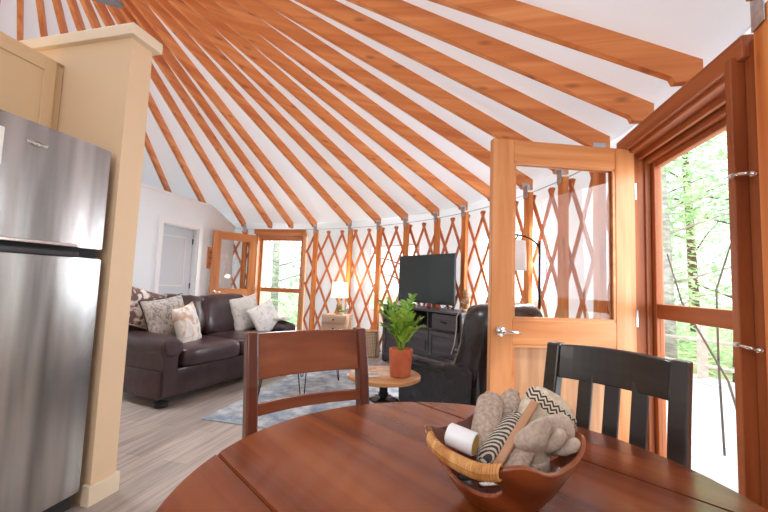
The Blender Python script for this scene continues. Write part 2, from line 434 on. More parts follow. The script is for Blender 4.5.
def rafter_mesh():
    mb = MB(); L0, L1 = .78, RR
    xs = [L0, L1-.14, L1-.14, L1+.07, L1+.07, L1+.07, L0]
    pts = [(L0, zb(L0)), (L1-.06, zb(L1-.06)), (L1-.05, zb(L1)-.005), (L1+.07, zb(L1)-.005), (L1+.07, zb(L1+.07)+ZOFF-.01), (L0, zb(L0)+ZOFF-.01)]
    mb.prism([(x-RR, z-EAVE) for x, z in pts], -.021, .021, 'y', bev=.003)
    bmesh.ops.recalc_face_normals(mb.bm, faces=mb.bm.faces)
    me = bpy.data.meshes.new('rafter'); mb.bm.to_mesh(me); mb.bm.free(); me.materials.append(M['rafter']); return me
rme = rafter_mesh()
for a in feet:
    r = bpy.data.objects.new('rafter', rme); COL.objects.link(r)
    r.location = polar(a, RR, EAVE); r.rotation_euler = (0, 0, rad(a))
    lab = rl.get(a, 'orange rafter above the left rooms, its foot hidden behind a wall or the partition' if a > 87 else 'orange rafter beyond the right edge of the near door')
    tag(r, lab, 'rafter', 'rafters radiating from the roof ring')

# studs with galvanised brackets
sl = {-20: 'tall orange post at the right edge of the photo beside the near door',
 -1.3: 'orange wall post seen through the open door glass, next to its hinge side',
 5.7: 'orange wall post seen through the middle of the open door glass',
 12.7: 'orange wall post behind the arc floor lamp',
 20.2: 'orange wall post behind the handle side of the open door leaf',
 27.6: 'orange wall post just right of the television',
 34.8: 'orange wall post behind the right half of the television',
 43.1: 'orange wall post behind the left half of the television',
 50.6: 'orange wall post above the wicker basket, left of the television',
 58.7: 'orange wall post behind the lit table lamp',
 68.3: 'orange wall post just right of the far glazed door',
 87.1: 'orange wall post left of the far door, behind its open leaf'}
for a, lab in sl.items():
    t = thing('wall_post', lab, 'post', polar(a, 4.55, 0), rad(a), 'upright posts under the rafters')
    MB().box((0, -.052 if a > 0 else 0, 1.06), (.05, .085, 2.12)).build('post', M['stud'], t, bev=.004)
    b = MB().box((-.031, -.045 if a > 0 else 0, 2.125), (.004, .07, .13))
    b.box((-.01, -.024, 2.19), (.09, .003, .06)); b.build('metal_bracket', M['zinc'], t)

# lattice laths
P2 = .64; HA = 3.75
def lattice(a0, a1, z1=2.10):
    for fam in (1, -1):
        mb = MB(); r = RW + (.013 if fam > 0 else 0)
        k0 = int(a0/HA)-6; k1 = int(a1/HA)+6
        for k in range(k0, k1+1):
            ac = k*HA + .9
            pts = []
            N = 30
            for i in range(N+1):
                z = z1 - (z1-.03)*i/N; aa = ac + fam*(z1-.05-z)/P2*HA
                if a0-.01 <= aa <= a1+.01: pts.append((aa, z))
            if len(pts) < 2: continue
            w = .021
            vs = []
            dz = P2; dx = HA*PI/180*RW; L = math.hypot(dz, dx); ux, uz = dz/L, fam*dx/L  # perpendicular in (arc, z)
            for aa, z in pts:
                da = math.degrees(w*ux/RW)
                q = []
                for rr in (r-.006, r+.006):
                    q.append(mb.bm.verts.new(polar(aa-da, rr, z-w*uz))); q.append(mb.bm.verts.new(polar(aa+da, rr, z+w*uz)))
                vs.append(q)
            for p, q in zip(vs, vs[1:]):
                for s_ in ((0,1), (1,3), (3,2), (2,0)):
                    mb.bm.faces.new((p[s_[0]], p[s_[1]], q[s_[1]], q[s_[0]]))
            mb.bm.faces.new((vs[0][0], vs[0][1], vs[0][3], vs[0][2])); mb.bm.faces.new((vs[-1][0], vs[-1][1], vs[-1][3], vs[-1][2]))
        yield mb, fam
for a0, a1, lab in ((-4.6, 70.6, 'long reddish crisscross wall lattice running from the far door to the near door'),
                    (84.2, 100, 'short crisscross wall lattice left of the far door'),
                    (-50, -18.4, 'crisscross wall lattice right of the near door')):
    t = thing('lattice_panel', lab, 'lattice', (0,0,0))
    for mb, fam in lattice(a0, a1): mb.build('crossing_laths', M['lath'], t)

# windows in the fabric
for i, (a0, a1, z0, z1) in enumerate(WINS):
    mb = MB()
    mb.grid(lambda u, v: polar(a0+(a1-a0)*u, RF, z0+(z1-z0)*v), 10, 1)
    w = tag(mb.build('window_%d' % (i+1), M['vinyl'], smooth=True), ['clear vinyl wall window behind the television', 'clear vinyl wall window behind the arc lamp'][i], 'window', kind='structure')
    mb = MB()
    loop = [polar(a0+(a1-a0)*k/10, RF-.008, z0) for k in range(11)] + [polar(a1-(a1-a0)*k/10, RF-.008, z1) for k in range(11)]
    mb.tube(loop+[loop[0]], .014, 6); mb.build('window_frame', M['white'], w)

# ------------------------------------------------------------------ near door: frame, outer glazed door, open leaf
H0 = Vector((1.555, 2.30, 0)); K0 = Vector((1.385, 1.375, 0))
dv = (K0-H0).normalized(); W = (K0-H0).length
rz = math.atan2(dv.y, dv.x)      # local x from hinge jamb to right jamb; local y points outwards to the left of x
# outward is +perp(dv) = (-dv.y, dv.x): pointing right/out
def frame_set(name, loc, rz, W, label, out=1):
    t = thing(name, label, 'door frame', loc, rz, kind='structure')
    JT = .045
    MB().box((-.02, .06*out, 1.02), (JT, .20, 2.04)).build('jamb', M['frame'], t, bev=.004)
    MB().box((W+.022, .03*out, 1.03), (.034, .24, 2.06)).build('jamb', M['frame'], t, bev=.004)
    MB().box((W/2, .06*out, 2.045), (W+.10, .20, .05)).build('head', M['framex'], t, bev=.004)
    MB().box((W/2, -.045*out, 2.085), (W+.14, .05, .09)).build('header_beam', M['framex'], t, bev=.006)
    m = MB(); m.box((W/2, .03*out, 2.005), (W-.02, .02, .035)); m.box((W/2, .075*out, 1.99), (W-.02, .03, .06)); m.build('door_stop', M['framex'], t, bev=.003)
    m = MB(); m.box((.008, .075*out, 1.0), (.012, .03, 2.0)); m.box((W-.021, .075*out, 1.0), (.012, .03, 2.0)); m.build('door_stop', M['frame'], t, bev=.003)
    MB().box((W/2, .06*out, .012), (W, .16, .024)).build('threshold', M['zinc'], t)
    return t
fr = frame_set('trim_1', (H0.x, H0.y, 0), rz, W, 'reddish wooden frame and header of the near doorway')
# casing board on the room side of right jamb, with two latches
MB().box((W+.105, -.02, 1.05), (.13, .05, 2.10)).build('casing', M['frame'], fr, bev=.005)
def latch(z, x=W+.085):
    m = MB(); m.tube([(x+.02, -.05, z), (x+.02, -.085, z-.004)], .009, 8); m.tube([(x+.02, -.085, z), (x+.0, -.10, z+.004), (x-.03, -.105, z+.006)], [.007, .006, .007], 8)
    l_ = m.build('latch', M['chrome'], fr, smooth=True)
    MB().tube([(x-.03, -.105, z+.006), (x-.045, -.105, z+.006)], .0085, 8).build('latch_tip', M['paper'], l_)
latch(1.59); latch(.975)
def glazed_door(name, label, loc, rz, W, y=.115, zmid=1.05):
    t = thing(name, label, 'door', loc, rz, kind='structure')
    sw = .055
    for x in (sw/2-.01, W-sw/2-.01): MB().box((x, y, 1.0), (sw, .04, 1.96)).build('stile', M['frame'], t, bev=.004)
    MB().box((W/2, y, 1.955), (W-2*sw, .04, .06)).build('top_rail', M['framex'], t, bev=.004)
    MB().box((W/2, y, zmid), (W-2*sw, .045, .085)).build('middle_rail', M['framex'], t, bev=.004)
    MB().box((W/2, y, .11), (W-2*sw, .04, .18)).build('bottom_rail', M['framex'], t, bev=.004)
    MB().box((W/2, y, (zmid+1.93)/2), (W-2*sw+.02, .004, 1.93-zmid)).build('pane', M['glass'], t)
    MB().box((W/2, y, (zmid+.2)/2), (W-2*sw+.02, .004, zmid-.2)).build('pane', M['glass'], t)
    return t
glazed_door('door_1', 'closed outer door with two panes in the near doorway', (H0.x, H0.y, 0), rz, W)

def leaf(name, label, hinge, rz, W, H=2.03, handle=True, zm=(.83, .972), mats=('door', 'doorx')):
    """local x from hinge outwards, slab centred on y=0"""
    t = thing(name, label, 'door', hinge, rz, kind='structure')
    sw = .13
    T = .045
    MB().box((sw/2, 0, H/2+.005), (sw, T, H-.01)).build('stile', M[mats[0]], t, bev=.003)
    st = MB().box((W-sw/2, 0, H/2+.005), (sw, T, H-.01)).build('stile', M[mats[0]], t, bev=.003)
    MB().box((W/2, 0, H-sw/2), (W-2*sw, T-.002, sw)).build('top_rail', M[mats[1]], t, bev=.003)
    MB().box((W/2, 0, (zm[0]+zm[1])/2), (W-2*sw, T-.002, zm[1]-zm[0])).build('middle_rail', M[mats[1]], t, bev=.003)
    MB().box((W/2, 0, .11), (W-2*sw, T-.002, .2)).build('bottom_rail', M[mats[1]], t, bev=.003)
    MB().box((W/2, 0, (zm[0]+.21)/2), (W-2*sw, .018, zm[0]-.21)).build('panel', M['doorpanel'], t)
    MB().box((W/2, 0, (zm[1]+H-sw)/2), (W-2*sw, .006, H-sw-zm[1])).build('pane', M['glass'], t)
    m = MB()
    for s_ in (-1, 1):
        m.box((sw+.008, s_*.014, (zm[1]+H-sw)/2), (.016, .012, H-sw-zm[1])); m.box((W-sw-.008, s_*.014, (zm[1]+H-sw)/2), (.016, .012, H-sw-zm[1]))
        m.box((W/2, s_*.014, zm[1]+.008), (W-2*sw, .012, .016)); m.box((W/2, s_*.014, H-sw-.008), (W-2*sw, .012, .016))
        m.box((sw+.008, s_*.014, (zm[0]+.21)/2), (.014, .012, zm[0]-.21)); m.box((W-sw-.008, s_*.014, (zm[0]+.21)/2), (.014, .012, zm[0]-.21))
        m.box((W/2, s_*.014, zm[0]-.008), (W-2*sw, .012, .016))
    m.build('glazing_bead', M[mats[1]], t)
    for z in (.25, 1.0, 1.78): MB().box((-.004, .0, z), (.012, .05, .10)).build('hinge', M['zinc'], t)
    if handle:
        for s_ in (-1, 1):
            hx = W-.06
            m = MB(); m.tube([(hx, s_*.022, .905), (hx, s_*.032, .905)], .029, 20); m.tube([(hx, s_*.03, .905), (hx, s_*.065, .905)], .011, 12)
            m.tube([(hx, s_*.062, .905), (hx-.02, s_*.066, .907), (hx-.06, s_*.064, .905), (hx-.105, s_*.06, .902)], [.011, .010, .009, .008], 10)
            m.build('door_handle', M['chrome'], st, smooth=True)
    return t
hd = Vector((.625-1.535, 2.185-2.285, 0))
leaf('door_2', 'open wooden inner door with glass top half standing across the room, lever handle', (1.535, 2.285, 0), math.atan2(hd.y, hd.x), hd.length, H=2.045)

# ------------------------------------------------------------------ far door
H1 = Vector((-2.47, 7.27, 0)); K1 = Vector((-1.56, 7.09, 0))
dv1 = (K1-H1).normalized(); W1 = (K1-H1).length; rz1 = math.atan2(dv1.y, dv1.x)
f2 = frame_set('trim_2', (H1.x, H1.y, 0), rz1, W1, 'light orange wooden frame of the far doorway')
d2 = glazed_door('door_3', 'closed outer door with two panes in the far doorway', (H1.x, H1.y, 0), rz1, W1, zmid=.96)
ld = Vector((-3.03+2.50, 6.60-7.22, 0))
l2 = leaf('door_4', 'open inner door leaf at the far doorway, behind the sofa', (-2.50, 7.22, 0), math.atan2(ld.y, ld.x), .84, H=2.0, handle=True, zm=(.80, .95))
for o in list(f2.children)+list(d2.children):
    if o.type == 'MESH' and o.data.materials and o.data.materials[0] in (M['frame'], M['framex']):
        o.data.materials[0] = M['door'] if o.data.materials[0] == M['frame'] else M['doorx']

# ------------------------------------------------------------------ bedroom wall
B0 = Vector((-2.95, 7.33, 0))
def inner(loc):  # empty frame with local x along dA
    return loc, AZ
L = 5.4  # from the lattice back towards the kitchen
t0 = B0 - dA*L
xo0, xo1 = L-1.86, L-1.06+.0     # door opening in local x (5.59..6.30 world y)
xo0 = (5.60-t0.y)/dA.y; xo1 = (6.335-t0.y)/dA.y
HB = 2.41; zd = 1.97; xs = (6.60-t0.y)/dA.y; th = .12
mb = MB()
pts = [(0, 0), (xo0, 0), (xo0, zd), (xo1, zd), (xo1, 0), (L-.05, 0), (L-.05, 2.14), (xs, HB), (0, HB)]
mb.prism(pts, 0, th, 'y')
o = mb.build('wall_bedroom', M['white']); o.location = t0; o.rotation_euler = (0, 0, AZ)
tag(o, 'pale bluish white inner wall behind the sofa', 'wall', kind='structure')
mb = MB()
mb.prism([(0, HB-.0), (xs, HB), (L-.05, 2.14), (L-.05, 2.17), (xs+.005, HB+.035), (0, HB+.035)], -.015, th+.015, 'y')
o = mb.build('trim_3', M['trim']); o.location = t0; o.rotation_euler = (0, 0, AZ); tag(o, 'white cap along the top of the inner wall', 'trim', kind='structure')
mb = MB(); c = .075
mb.box((xo0-c/2, -.012, zd/2), (c, .024, zd)); mb.box((xo1+c/2, -.012, zd/2), (c, .024, zd)); mb.box(((xo0+xo1)/2, -.012, zd+c/2), (xo1-xo0+2*c, .024, c))
mb.box((xo0+.008, th/2, zd/2), (.016, th, zd)); mb.box((xo1-.008, th/2, zd/2), (.016, th, zd)); mb.box(((xo0+xo1)/2, th/2, zd-.008), (xo1-xo0, th, .016))
o = mb.build('trim_4', M['trim'], bev=.003); o.location = t0; o.rotation_euler = (0, 0, AZ); tag(o, 'white casing round the bedroom doorway', 'trim', kind='structure')
mb = MB(); mb.box((xo0/2-c/2, -.008, .05), (xo0-c, .016, .10)); mb.box(((xo1+c+L-.1)/2, -.008, .05), (L-.1-xo1-c, .016, .10))
o = mb.build('baseboard_bedroom', M['trim']); o.location = t0; o.rotation_euler = (0, 0, AZ); tag(o, 'white baseboard of the inner wall', 'baseboard', kind='structure')
# bedroom door, ajar, hinged on the far side
hp = t0 + dA*(xo1-.02) + Vector((-dA.y, dA.x, 0))*(th-.02)
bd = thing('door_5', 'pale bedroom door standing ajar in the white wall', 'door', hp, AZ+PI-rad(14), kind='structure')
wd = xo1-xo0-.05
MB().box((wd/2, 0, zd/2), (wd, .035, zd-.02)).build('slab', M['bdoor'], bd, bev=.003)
for (z0, z1) in ((.2, .85), (1.0, 1.8)):
    m = MB()
    for (cx_, cz_, sx_, sz_) in ((wd*.18, (z0+z1)/2, .02, z1-z0), (wd*.82, (z0+z1)/2, .02, z1-z0), (wd/2, z0, wd*.64, .02), (wd/2, z1, wd*.64, .02)):
        m.box((cx_, .02, cz_), (sx_, .012, sz_))
        m.box((cx_, -.02, cz_), (sx_, .012, sz_))
    m.build('panel_moulding', M['trim'], bd)
for z in (.25, 1.0, 1.75): MB().box((0, .022, z), (.012, .012, .09)).build('hinge', M['blackmetal'], bd)
m = MB(); m.tube([(wd-.06, .015, .95), (wd-.06, .06, .95)], .012, 10); m.cushion((wd-.06, .075, .95), (.05, .045, .05), 2); m.build('door_knob', M['blackmetal'], bd, smooth=True)
# coat hook board on wall
pb = t0 + dA*((6.62-t0.y)/dA.y) + nA*.012
t = thing('wall_plaque', 'small orange wooden plaque on the white wall beside the far door leaf', 'plaque', (pb.x, pb.y, 1.50), AZ-PI/2)
MB().box((0, 0, 0), (.02, .09, .38)).build('board', M['stud'], t, bev=.003)
for z in (-.1, .0, .1): MB().tube([(.01, 0, z), (.035, 0, z-.01), (.04, 0, z+.015)], .005, 6).build('hook', M['blackmetal'], t)

# ------------------------------------------------------------------ kitchen partition, cabinet, fridge
A0 = Vector((-1.418, 1.936, 0))   # near corner of the partition end
# local frame: x along -nA (into kitchen), y along dA
rzp = math.atan2(-nA.y, -nA.x)    # local x
def kitchen(o): o.location = A0; o.rotation_euler = (0, 0, rzp); return o
# local +y = perp of -nA : (-(-nA.y)...) = rotate +90
yl = Vector((-math.sin(rzp), math.cos(rzp), 0)); sy = 1 if yl.dot(dA) > 0 else -1
PT = .135
mb = MB(); mb.box((1.2, sy*PT/2, 1.22), (2.4, PT, 2.44)); tag(kitchen(mb.build('wall_partition', M['tan'])), 'tan kitchen partition wall end beside the fridge', 'wall', kind='structure')
mb = MB(); mb.box((1.19, sy*PT/2, 2.47), (2.46, PT+.06, .062)); tag(kitchen(mb.build('trim_5', M['tancap'], bev=.004)), 'cream cap on top of the kitchen partition', 'trim', kind='structure')
mb = MB(); mb.box((-.008, sy*PT/2, .05), (.016, PT+.03, .10)); mb.box((1.2, sy*(PT+.008), .05), (2.4, .016, .10)); mb.box((.01, -sy*.008, .05), (.05, .016, .10))
tag(kitchen(mb.build('baseboard_partition', M['tancap'], bev=.003)), 'cream baseboard at the foot of the partition', 'baseboard', kind='structure')
mb = MB(); mb.box((1.13, -sy*1.1, 1.15), (.1, 2.2, 2.3)); tag(kitchen(mb.build('wall_kitchen', M['tan'])), 'tan kitchen back wall behind the fridge', 'wall', kind='structure')
# cabinet: front at x=.465, right side against wall face (y=-0.003)
cab = thing('kitchen_cabinet', 'tan wall cabinet above the steel fridge', 'cabinet', A0, rzp)
CW = .92; z0c, z1c = 1.86, 2.326
m = MB(); m.box((.79, -sy*(CW/2+.004), (z0c+z1c)/2), (.58, CW, z1c-z0c)); m.build('carcass', M['cab'], cab, bev=.002)
m = MB(); m.box((.472, -sy*.022, (z0c+z1c)/2), (.022, .036, z1c-z0c)); m.box((.472, -sy*(CW/2), z1c-.012), (.022, CW, .024)); m.build('face_frame', M['cab'], cab, bev=.001)
for k in (0, 1):
    yc = .045+.215+k*.44; dw = .42; dz0, dz1 = z0c+.01, z1c-.03; f_ = .055
    d = MB()
    d.box((.452, -sy*(yc-dw/2+f_/2), (dz0+dz1)/2), (.02, f_, dz1-dz0)); d.box((.452, -sy*(yc+dw/2-f_/2), (dz0+dz1)/2), (.02, f_, dz1-dz0))
    d.box((.452, -sy*yc, dz0+f_/2), (.02, dw-2*f_, f_)); d.box((.452, -sy*yc, dz1-f_/2), (.02, dw-2*f_, f_))
    dd = d.build('cabinet_door', M['cab'], cab, bev=.002)
    MB().box((.457, -sy*yc, (dz0+dz1)/2), (.010, dw-2*f_, dz1-dz0-2*f_)).build('door_panel', M['cab'], dd)
    q = MB(); q.tube([(.442, -sy*(yc+(.17 if k == 0 else -.17)), dz0+.05), (.425, -sy*(yc+(.17 if k == 0 else -.17)), dz0+.05)], .012, 12); q.build('knob', M['blackmetal'], dd, smooth='auto')
# fridge
fg = thing('refrigerator', 'tall stainless steel top-freezer fridge at the left edge of the photo', 'fridge', A0, rzp)
FX = .012; FW = .76; G = .045; FH = 1.785; FZ = 1.262
m = MB(); m.box((FX+.06+.34, -sy*(G+FW/2), (.03+FH)/2), (.66, FW-.01, FH-.04)); m.build('body', M['steelside'], fg, bev=.006)
def curved_door(z0, z1, name):
    mb = MB()
    def f(u, v):
        y = u*FW; bow = .012*(1-(2*u-1)**2)
        return Vector((FX-bow, -sy*(G+y), z0+(z1-z0)*v))
    pts = [( -sy*(G+FW*k/16), FX-.012*(1-(2*k/16-1)**2)) for k in range(17)]
    poly = [(x, y) for y, x in pts] + [(FX+.062, -sy*(G+FW)), (FX+.062, -sy*G)]
    mb.prism(poly, z0, z1, 'z', bev=.004)
    return mb.build(name, M['steel'], fg, smooth='auto')
fd = curved_door(FZ+.008, FH, 'freezer_door'); rd = curved_door(.09, FZ-.040, 'fridge_door')
MB().box((FX+.04, -sy*(G+FW/2), FZ-.016), (.03, FW-.02, .05)).build('gap', M['dark'], fg)
m = MB(); m.box((FX-.018, -sy*(G+FW/2+.055), FZ+.014), (.022, FW-.16, .016)); m.build('handle', M['chrome'], fd, bev=.004)
m = MB(); m.box((FX-.014, -sy*(G+FW/2+.055), FZ-.026), (.03, FW-.15, .030)); m.build('handle', M['black_plastic'], rd, bev=.006)
MB().box((FX+.04, -sy*(G+FW/2), .05), (.03, FW-.03, .07)).build('toe_grille', M['black_plastic'], fg)
# script badge on the freezer door
def text(name, body, size, loc, rot, m, parent, ext=.0008, shear=.25):
    cu = bpy.data.curves.new(name, 'FONT'); cu.body = body; cu.size = size; cu.extrude = ext; cu.align_x = 'CENTER'; cu.align_y = 'CENTER'; cu.shear = shear
    tmp = bpy.data.objects.new(name, cu); COL.objects.link(tmp)
    bpy.context.view_layer.update()
    me = bpy.data.meshes.new_from_object(tmp.evaluated_get(bpy.context.evaluated_depsgraph_get())); bpy.data.objects.remove(tmp)
    me.materials.append(m); o = bpy.data.objects.new(name, me); COL.objects.link(o); o.parent = parent; o.location = loc; o.rotation_euler = rot
    return o
bz = 1.695; byy = .385
bx = FX-.012*(1-(2*(byy-G)/FW-1)**2)-.0035
text('badge', 'Whirlpool', .019, (bx, -sy*byy, bz), (PI/2, 0, -PI/2 if sy < 0 else -PI/2), M['paper'], fd)
m = MB(); m.tube([(bx, -sy*byy+.022*math.cos(t_), bz+.0+.012*math.sin(t_)) for t_ in [k*2*PI/28+.5 for k in range(25)]], .0016, 6); m.build('badge_swirl', M['gold'], fd)
# small flat white rectangle on fridge
pn = MB(); ny = .500; pn.box((FX-.0135, -sy*(ny+.055), 1.645), (.0012, .11, .15)); nt_ = kitchen(pn.build('white_rectangle', M['paper'])); tag(nt_, 'flat white note on the steel freezer door at the photo left edge', 'rectangle')

# ------------------------------------------------------------------ ceiling fan
fan = thing('ceiling_fan', 'grey ceiling fan under the roof ring, only a blade tip in view', 'ceiling fan', (CX, CY, 3.50), rad(27))
m = MB(); m.lathe([(.02, .05), (.10, .04), (.11, -.02), (.08, -.07), (.03, -.09), (.005, -.09)], seg=24); m.build('motor', M['skin_concrete'], fan, smooth='auto')
MB().tube([(0,0,.04), (0,0,.74)], .014, 10).build('downrod', M['skin_concrete'], fan)
m = MB(); m.box((0, 0, .76), (1.40, .06, .05)); m.build('mounting_bar', M['frame'], fan)
for k in range(3):
    an = k*2*PI/3
    def f(u, v):
        r = .14+.61*u; w = (.05+.012*u)*(1 if u < .88 else math.sqrt(max(0.0, 1-((u-.88)/.12)**2))+.001)
        y = (2*v-1)*w
        q = Vector((r, y, y*.25)); q.rotate(Matrix.Rotation(an, 3, 'Z')); return q
    m = MB(); m.grid(f, 24, 4)
    ob = m.build('blade', M['skin_concrete'], fan); md = ob.modifiers.new('s', 'SOLIDIFY'); md.thickness = .03

# ------------------------------------------------------------------ rug
mb = MB(); mb.box((.82, 1.3, .006), (1.64, 2.6, .010)); o = mb.build('area_rug', M['rug'])
o.location = (-1.43, 3.11, 0); o.rotation_euler = (0, 0, math.atan2(-.238, .971)); tag(o, 'faded blue and grey patterned area rug under the hairpin coffee table', 'rug')

# ------------------------------------------------------------------ sofa
sofa = thing('leather_sofa', 'dark brown leather sofa with rolled arms and loose back cushions', 'sofa', (-1.89, 3.26, 0), rad(66))
LS = 1.86; AW = .21
M_l = M['leather']
m = MB(); m.box((LS/2, .45, .20), (LS-.02, .88, .24), bev=.02); m.build('base', M_l, sofa, smooth='auto')
for x0 in (0, LS-AW):
    def arm(u, v):
        # profile around in x/z, extruded along y
        th_ = v
        return None
    # profile of rolled arm
    pr = [(.03, .09), (.03, .40), (.02, .46)]
    for k in range(0, 11):
        an = PI+.35 - (PI+.7)*k/10
        pr.append((AW/2+.0+.115*math.cos(an), .525+.105*math.sin(an)))
    pr += [(AW-.03, .44), (AW-.03, .09)]
    pts = [(x0+a_, b_) for a_, b_ in pr]
    mb = MB()
    n_y = 9
    rings = []
    for j in range(n_y+1):
        v = j/n_y; y = -.01+.90*v
        sc_ = 1.0 if 0 < j < n_y else .93
        cxm = x0+AW/2
        rings.append([mb.bm.verts.new((cxm+(a_-cxm)*sc_, y, .3+(b_-.3)*sc_ + .012*noise.noise(Vector((a_*9, y*6, b_*9))))) for a_, b_ in pts])
    for a_, b_ in zip(rings, rings[1:]):
        for k in range(len(pts)): mb.bm.faces.new((a_[k], a_[(k+1) % len(pts)], b_[(k+1) % len(pts)], b_[k]))
    mb.bm.faces.new(rings[0][::-1]); mb.bm.faces.new(rings[-1])
    ar = mb.build('armrest', M_l, sofa, smooth='auto', bev=.012)
    q = MB(); q.tube([(x0+AW/2, -.008, .525), (x0+AW/2, -.03, .525)], [.09, .075], 24); q.build('arm_scroll', M_l, ar, smooth='auto', bev=.008)
for k in range(2):
    cw = (LS-2*AW)/2
    xc = AW+cw*(k+.5)
    m = MB(); m.cushion((xc, .30, .405), (cw+.01, .70, .19), 6, wr=.008, seed=k*3, puff=.02); m.build('seat_cushion', M_l, sofa, smooth=True)
    m = MB(); R_ = Matrix.Rotation(rad(-13), 3, 'X'); m.cushion((xc, .68, .70), (cw+.05, .25, .50), 4.2, mat=R_, wr=.03, seed=k*5+1); m.build('back_cushion', M_l, sofa, smooth=True)
m = MB(); m.box((LS/2, .86, .50), (LS-.1, .12, .74), bev=.05); m.build('back_frame', M_l, sofa, smooth='auto')
for x in (.09, LS-.09):
    for y in (.07, .82):
        MB().lathe([(.045, 0), (.062, .015), (.062, .04), (.045, .055), (.058, .075), (.05, .1)], (x, y, 0), 16).build('foot', M['blk'], sofa, smooth='auto')

def put_pillow(name, label, local, w, h, t, mat, yaw=0, lean=0, roll=0, seed=0, base=(-1.89, 3.26), rzb=rad(66), pipe=None):
    e = thing(name, label, 'pillow')
    c, s_ = math.cos(rzb), math.sin(rzb)
    e.location = (base[0]+c*local[0]-s_*local[1], base[1]+s_*local[0]+c*local[1], local[2])
    e.rotation_euler = (lean, roll, rzb+yaw)
    m = MB(); m.pillow(w, h, t, 20, seed=seed); m.build('cover', mat, e, smooth=True)
    if pipe:
        pts = []
        def ed(x, z): return (x*w/2*(1-.09*(1-abs(z)**2)*abs(x)**3), 0, z*h/2*(1-.09*(1-abs(x)**2)*abs(z)**3))
        for k in range(12): pts.append(ed(-1+2*k/12, -1))
        for k in range(12): pts.append(ed(1, -1+2*k/12))
        for k in range(12): pts.append(ed(1-2*k/12, 1))
        for k in range(13): pts.append(ed(-1, 1-2*k/12))
        MB().tube(pts, .006, 6).build('piping', pipe, e, smooth=True)
    return e
put_pillow('throw_pillow', 'brown and cream printed pillow slumped at the near end of the sofa back', (.16, .60, .84), .44, .40, .17, M['pil_brown'], yaw=rad(-20), lean=rad(-22), roll=rad(18), seed=1, pipe=M['cream'])
put_pillow('throw_pillow', 'large grey stitched pillow with dark piping at the near arm of the sofa', (.36, .44, .715), .48, .47, .16, M['pil_grey'], yaw=rad(4), lean=rad(-16), roll=rad(-8), seed=2, pipe=M['blk'])
put_pillow('throw_pillow', 'white and gold pillow in front of the grey stitched one', (.46, .27, .655), .36, .44, .14, M['pil_fur'], yaw=rad(22), lean=rad(-12), roll=rad(-10), seed=3)
put_pillow('throw_pillow', 'pale grey quilted pillow at the far end of the sofa, behind the white one', (1.50, .52, .71), .42, .46, .15, M['pil_beige'], yaw=rad(-10), lean=rad(-15), roll=rad(-10), seed=4)
put_pillow('throw_pillow', 'small white quilted pillow resting at the far sofa arm', (1.60, .28, .66), .38, .40, .13, M['pil_white'], yaw=rad(-18), lean=rad(-16), roll=rad(-24), seed=5)
mb = MB(); mb.cushion((0, 0, 0), (.22, .5, .03), 5, wr=.012, seed=9)
e = mb.build('folded_throw', M['pil_beige'], smooth=True); c, s_ = math.cos(rad(66)), math.sin(rad(66)); e.location = (-1.89+c*1.755-s_*.30, 3.26+s_*1.755+c*.30, .652); e.rotation_euler = (0, 0, rad(66))
tag(e, 'pale folded throw blanket on the far arm of the sofa', 'blanket')

# ------------------------------------------------------------------ hairpin helper
def hairpin(parent, x, y, h, dx, dy, spread=.05):
    a_ = (x-dy*spread, y+dx*spread, h); b_ = (x+dy*spread, y-dx*spread, h)
    bx_, by_ = x+dx*.06, y+dy*.06
    ang = []
    for k in range(7):
        t_ = k/6*PI
        ang.append((bx_ - dy*.012*math.cos(t_), by_ + dx*.012*math.cos(t_), .014-.010*math.sin(t_)))
    MB().tube([a_]+ang+[b_], .0055, 8).build('leg', M['blackmetal'], parent, smooth=True)
# coffee table
ct = thing('coffee_table', 'low rectangular coffee table on black hairpin legs on the rug, behind the left chair', 'coffee table', (-.815, 4.03, .012), math.atan2(-.238, .971))
MB().box((0, 0, .415), (.50, 1.02, .035)).build('tabletop', M['oak'], ct, bev=.004)
for sx in (-1, 1):
    for sy_ in (-1, 1):
        d = Vector((sx, sy_)).normalized(); hairpin(ct, sx*.19, sy_*.43, .40, d.x, d.y)

# side table with plant
st = thing('side_table', 'small round wooden side table on a black iron pedestal beside the recliner', 'side table', (.03, 2.56, 0))
MB().lathe([(.235, .520), (.246, .526), (.246, .545), (.240, .55)], (0,0,0), 48).build('tabletop', M['oak'], st, smooth='auto')
m = MB(); m.lathe([(.09, .505), (.09, .52)], seg=20); m.lathe([(.028, .40), (.028, .47), (.05, .50), (.06, .507)], seg=20); m.lathe([(.02, .10), (.022, .40), (.034, .405), (.034, .425), (.02, .43)], seg=16); m.build('column', M['blackmetal'], st, smooth='auto')
m = MB(); m.lathe([(.05, .368), (.085, .372), (.085, .386), (.05, .39)], seg=24)
for k in range(6):
    an = k*PI/3; m.tube([(.03*math.cos(an), .03*math.sin(an), .38), (.095*math.cos(an), .095*math.sin(an), .378), (.10*math.cos(an), .10*math.sin(an), .362)], .012, 6)
m.build('crank_wheel', M['blackmetal'], st, smooth='auto')
for k in range(3):
    an = k*2*PI/3+.4
    MB().tube([(.0, .0, .30), (.10*math.cos(an), .10*math.sin(an), .22), (.17*math.cos(an), .17*math.sin(an), .06), (.22*math.cos(an), .22*math.sin(an), .012)], [.016, .014, .013, .013], 8).build('leg', M['blackmetal'], st, smooth=True)
pl = thing('potted_plant', 'leafy green plant in a terracotta pot on the round side table', 'plant', (.135, 2.50, .551))
MB().lathe([(.055, 0), (.066, .006), (.073, .08), (.076, .150), (.078, .152), (.078, .178), (.070, .180), (.066, .165)], seg=36).build('pot', M['terracotta'], pl, smooth='auto')
MB().lathe([(.069, .160), (.005, .164)], seg=24).build('soil', M['soil'], pl)
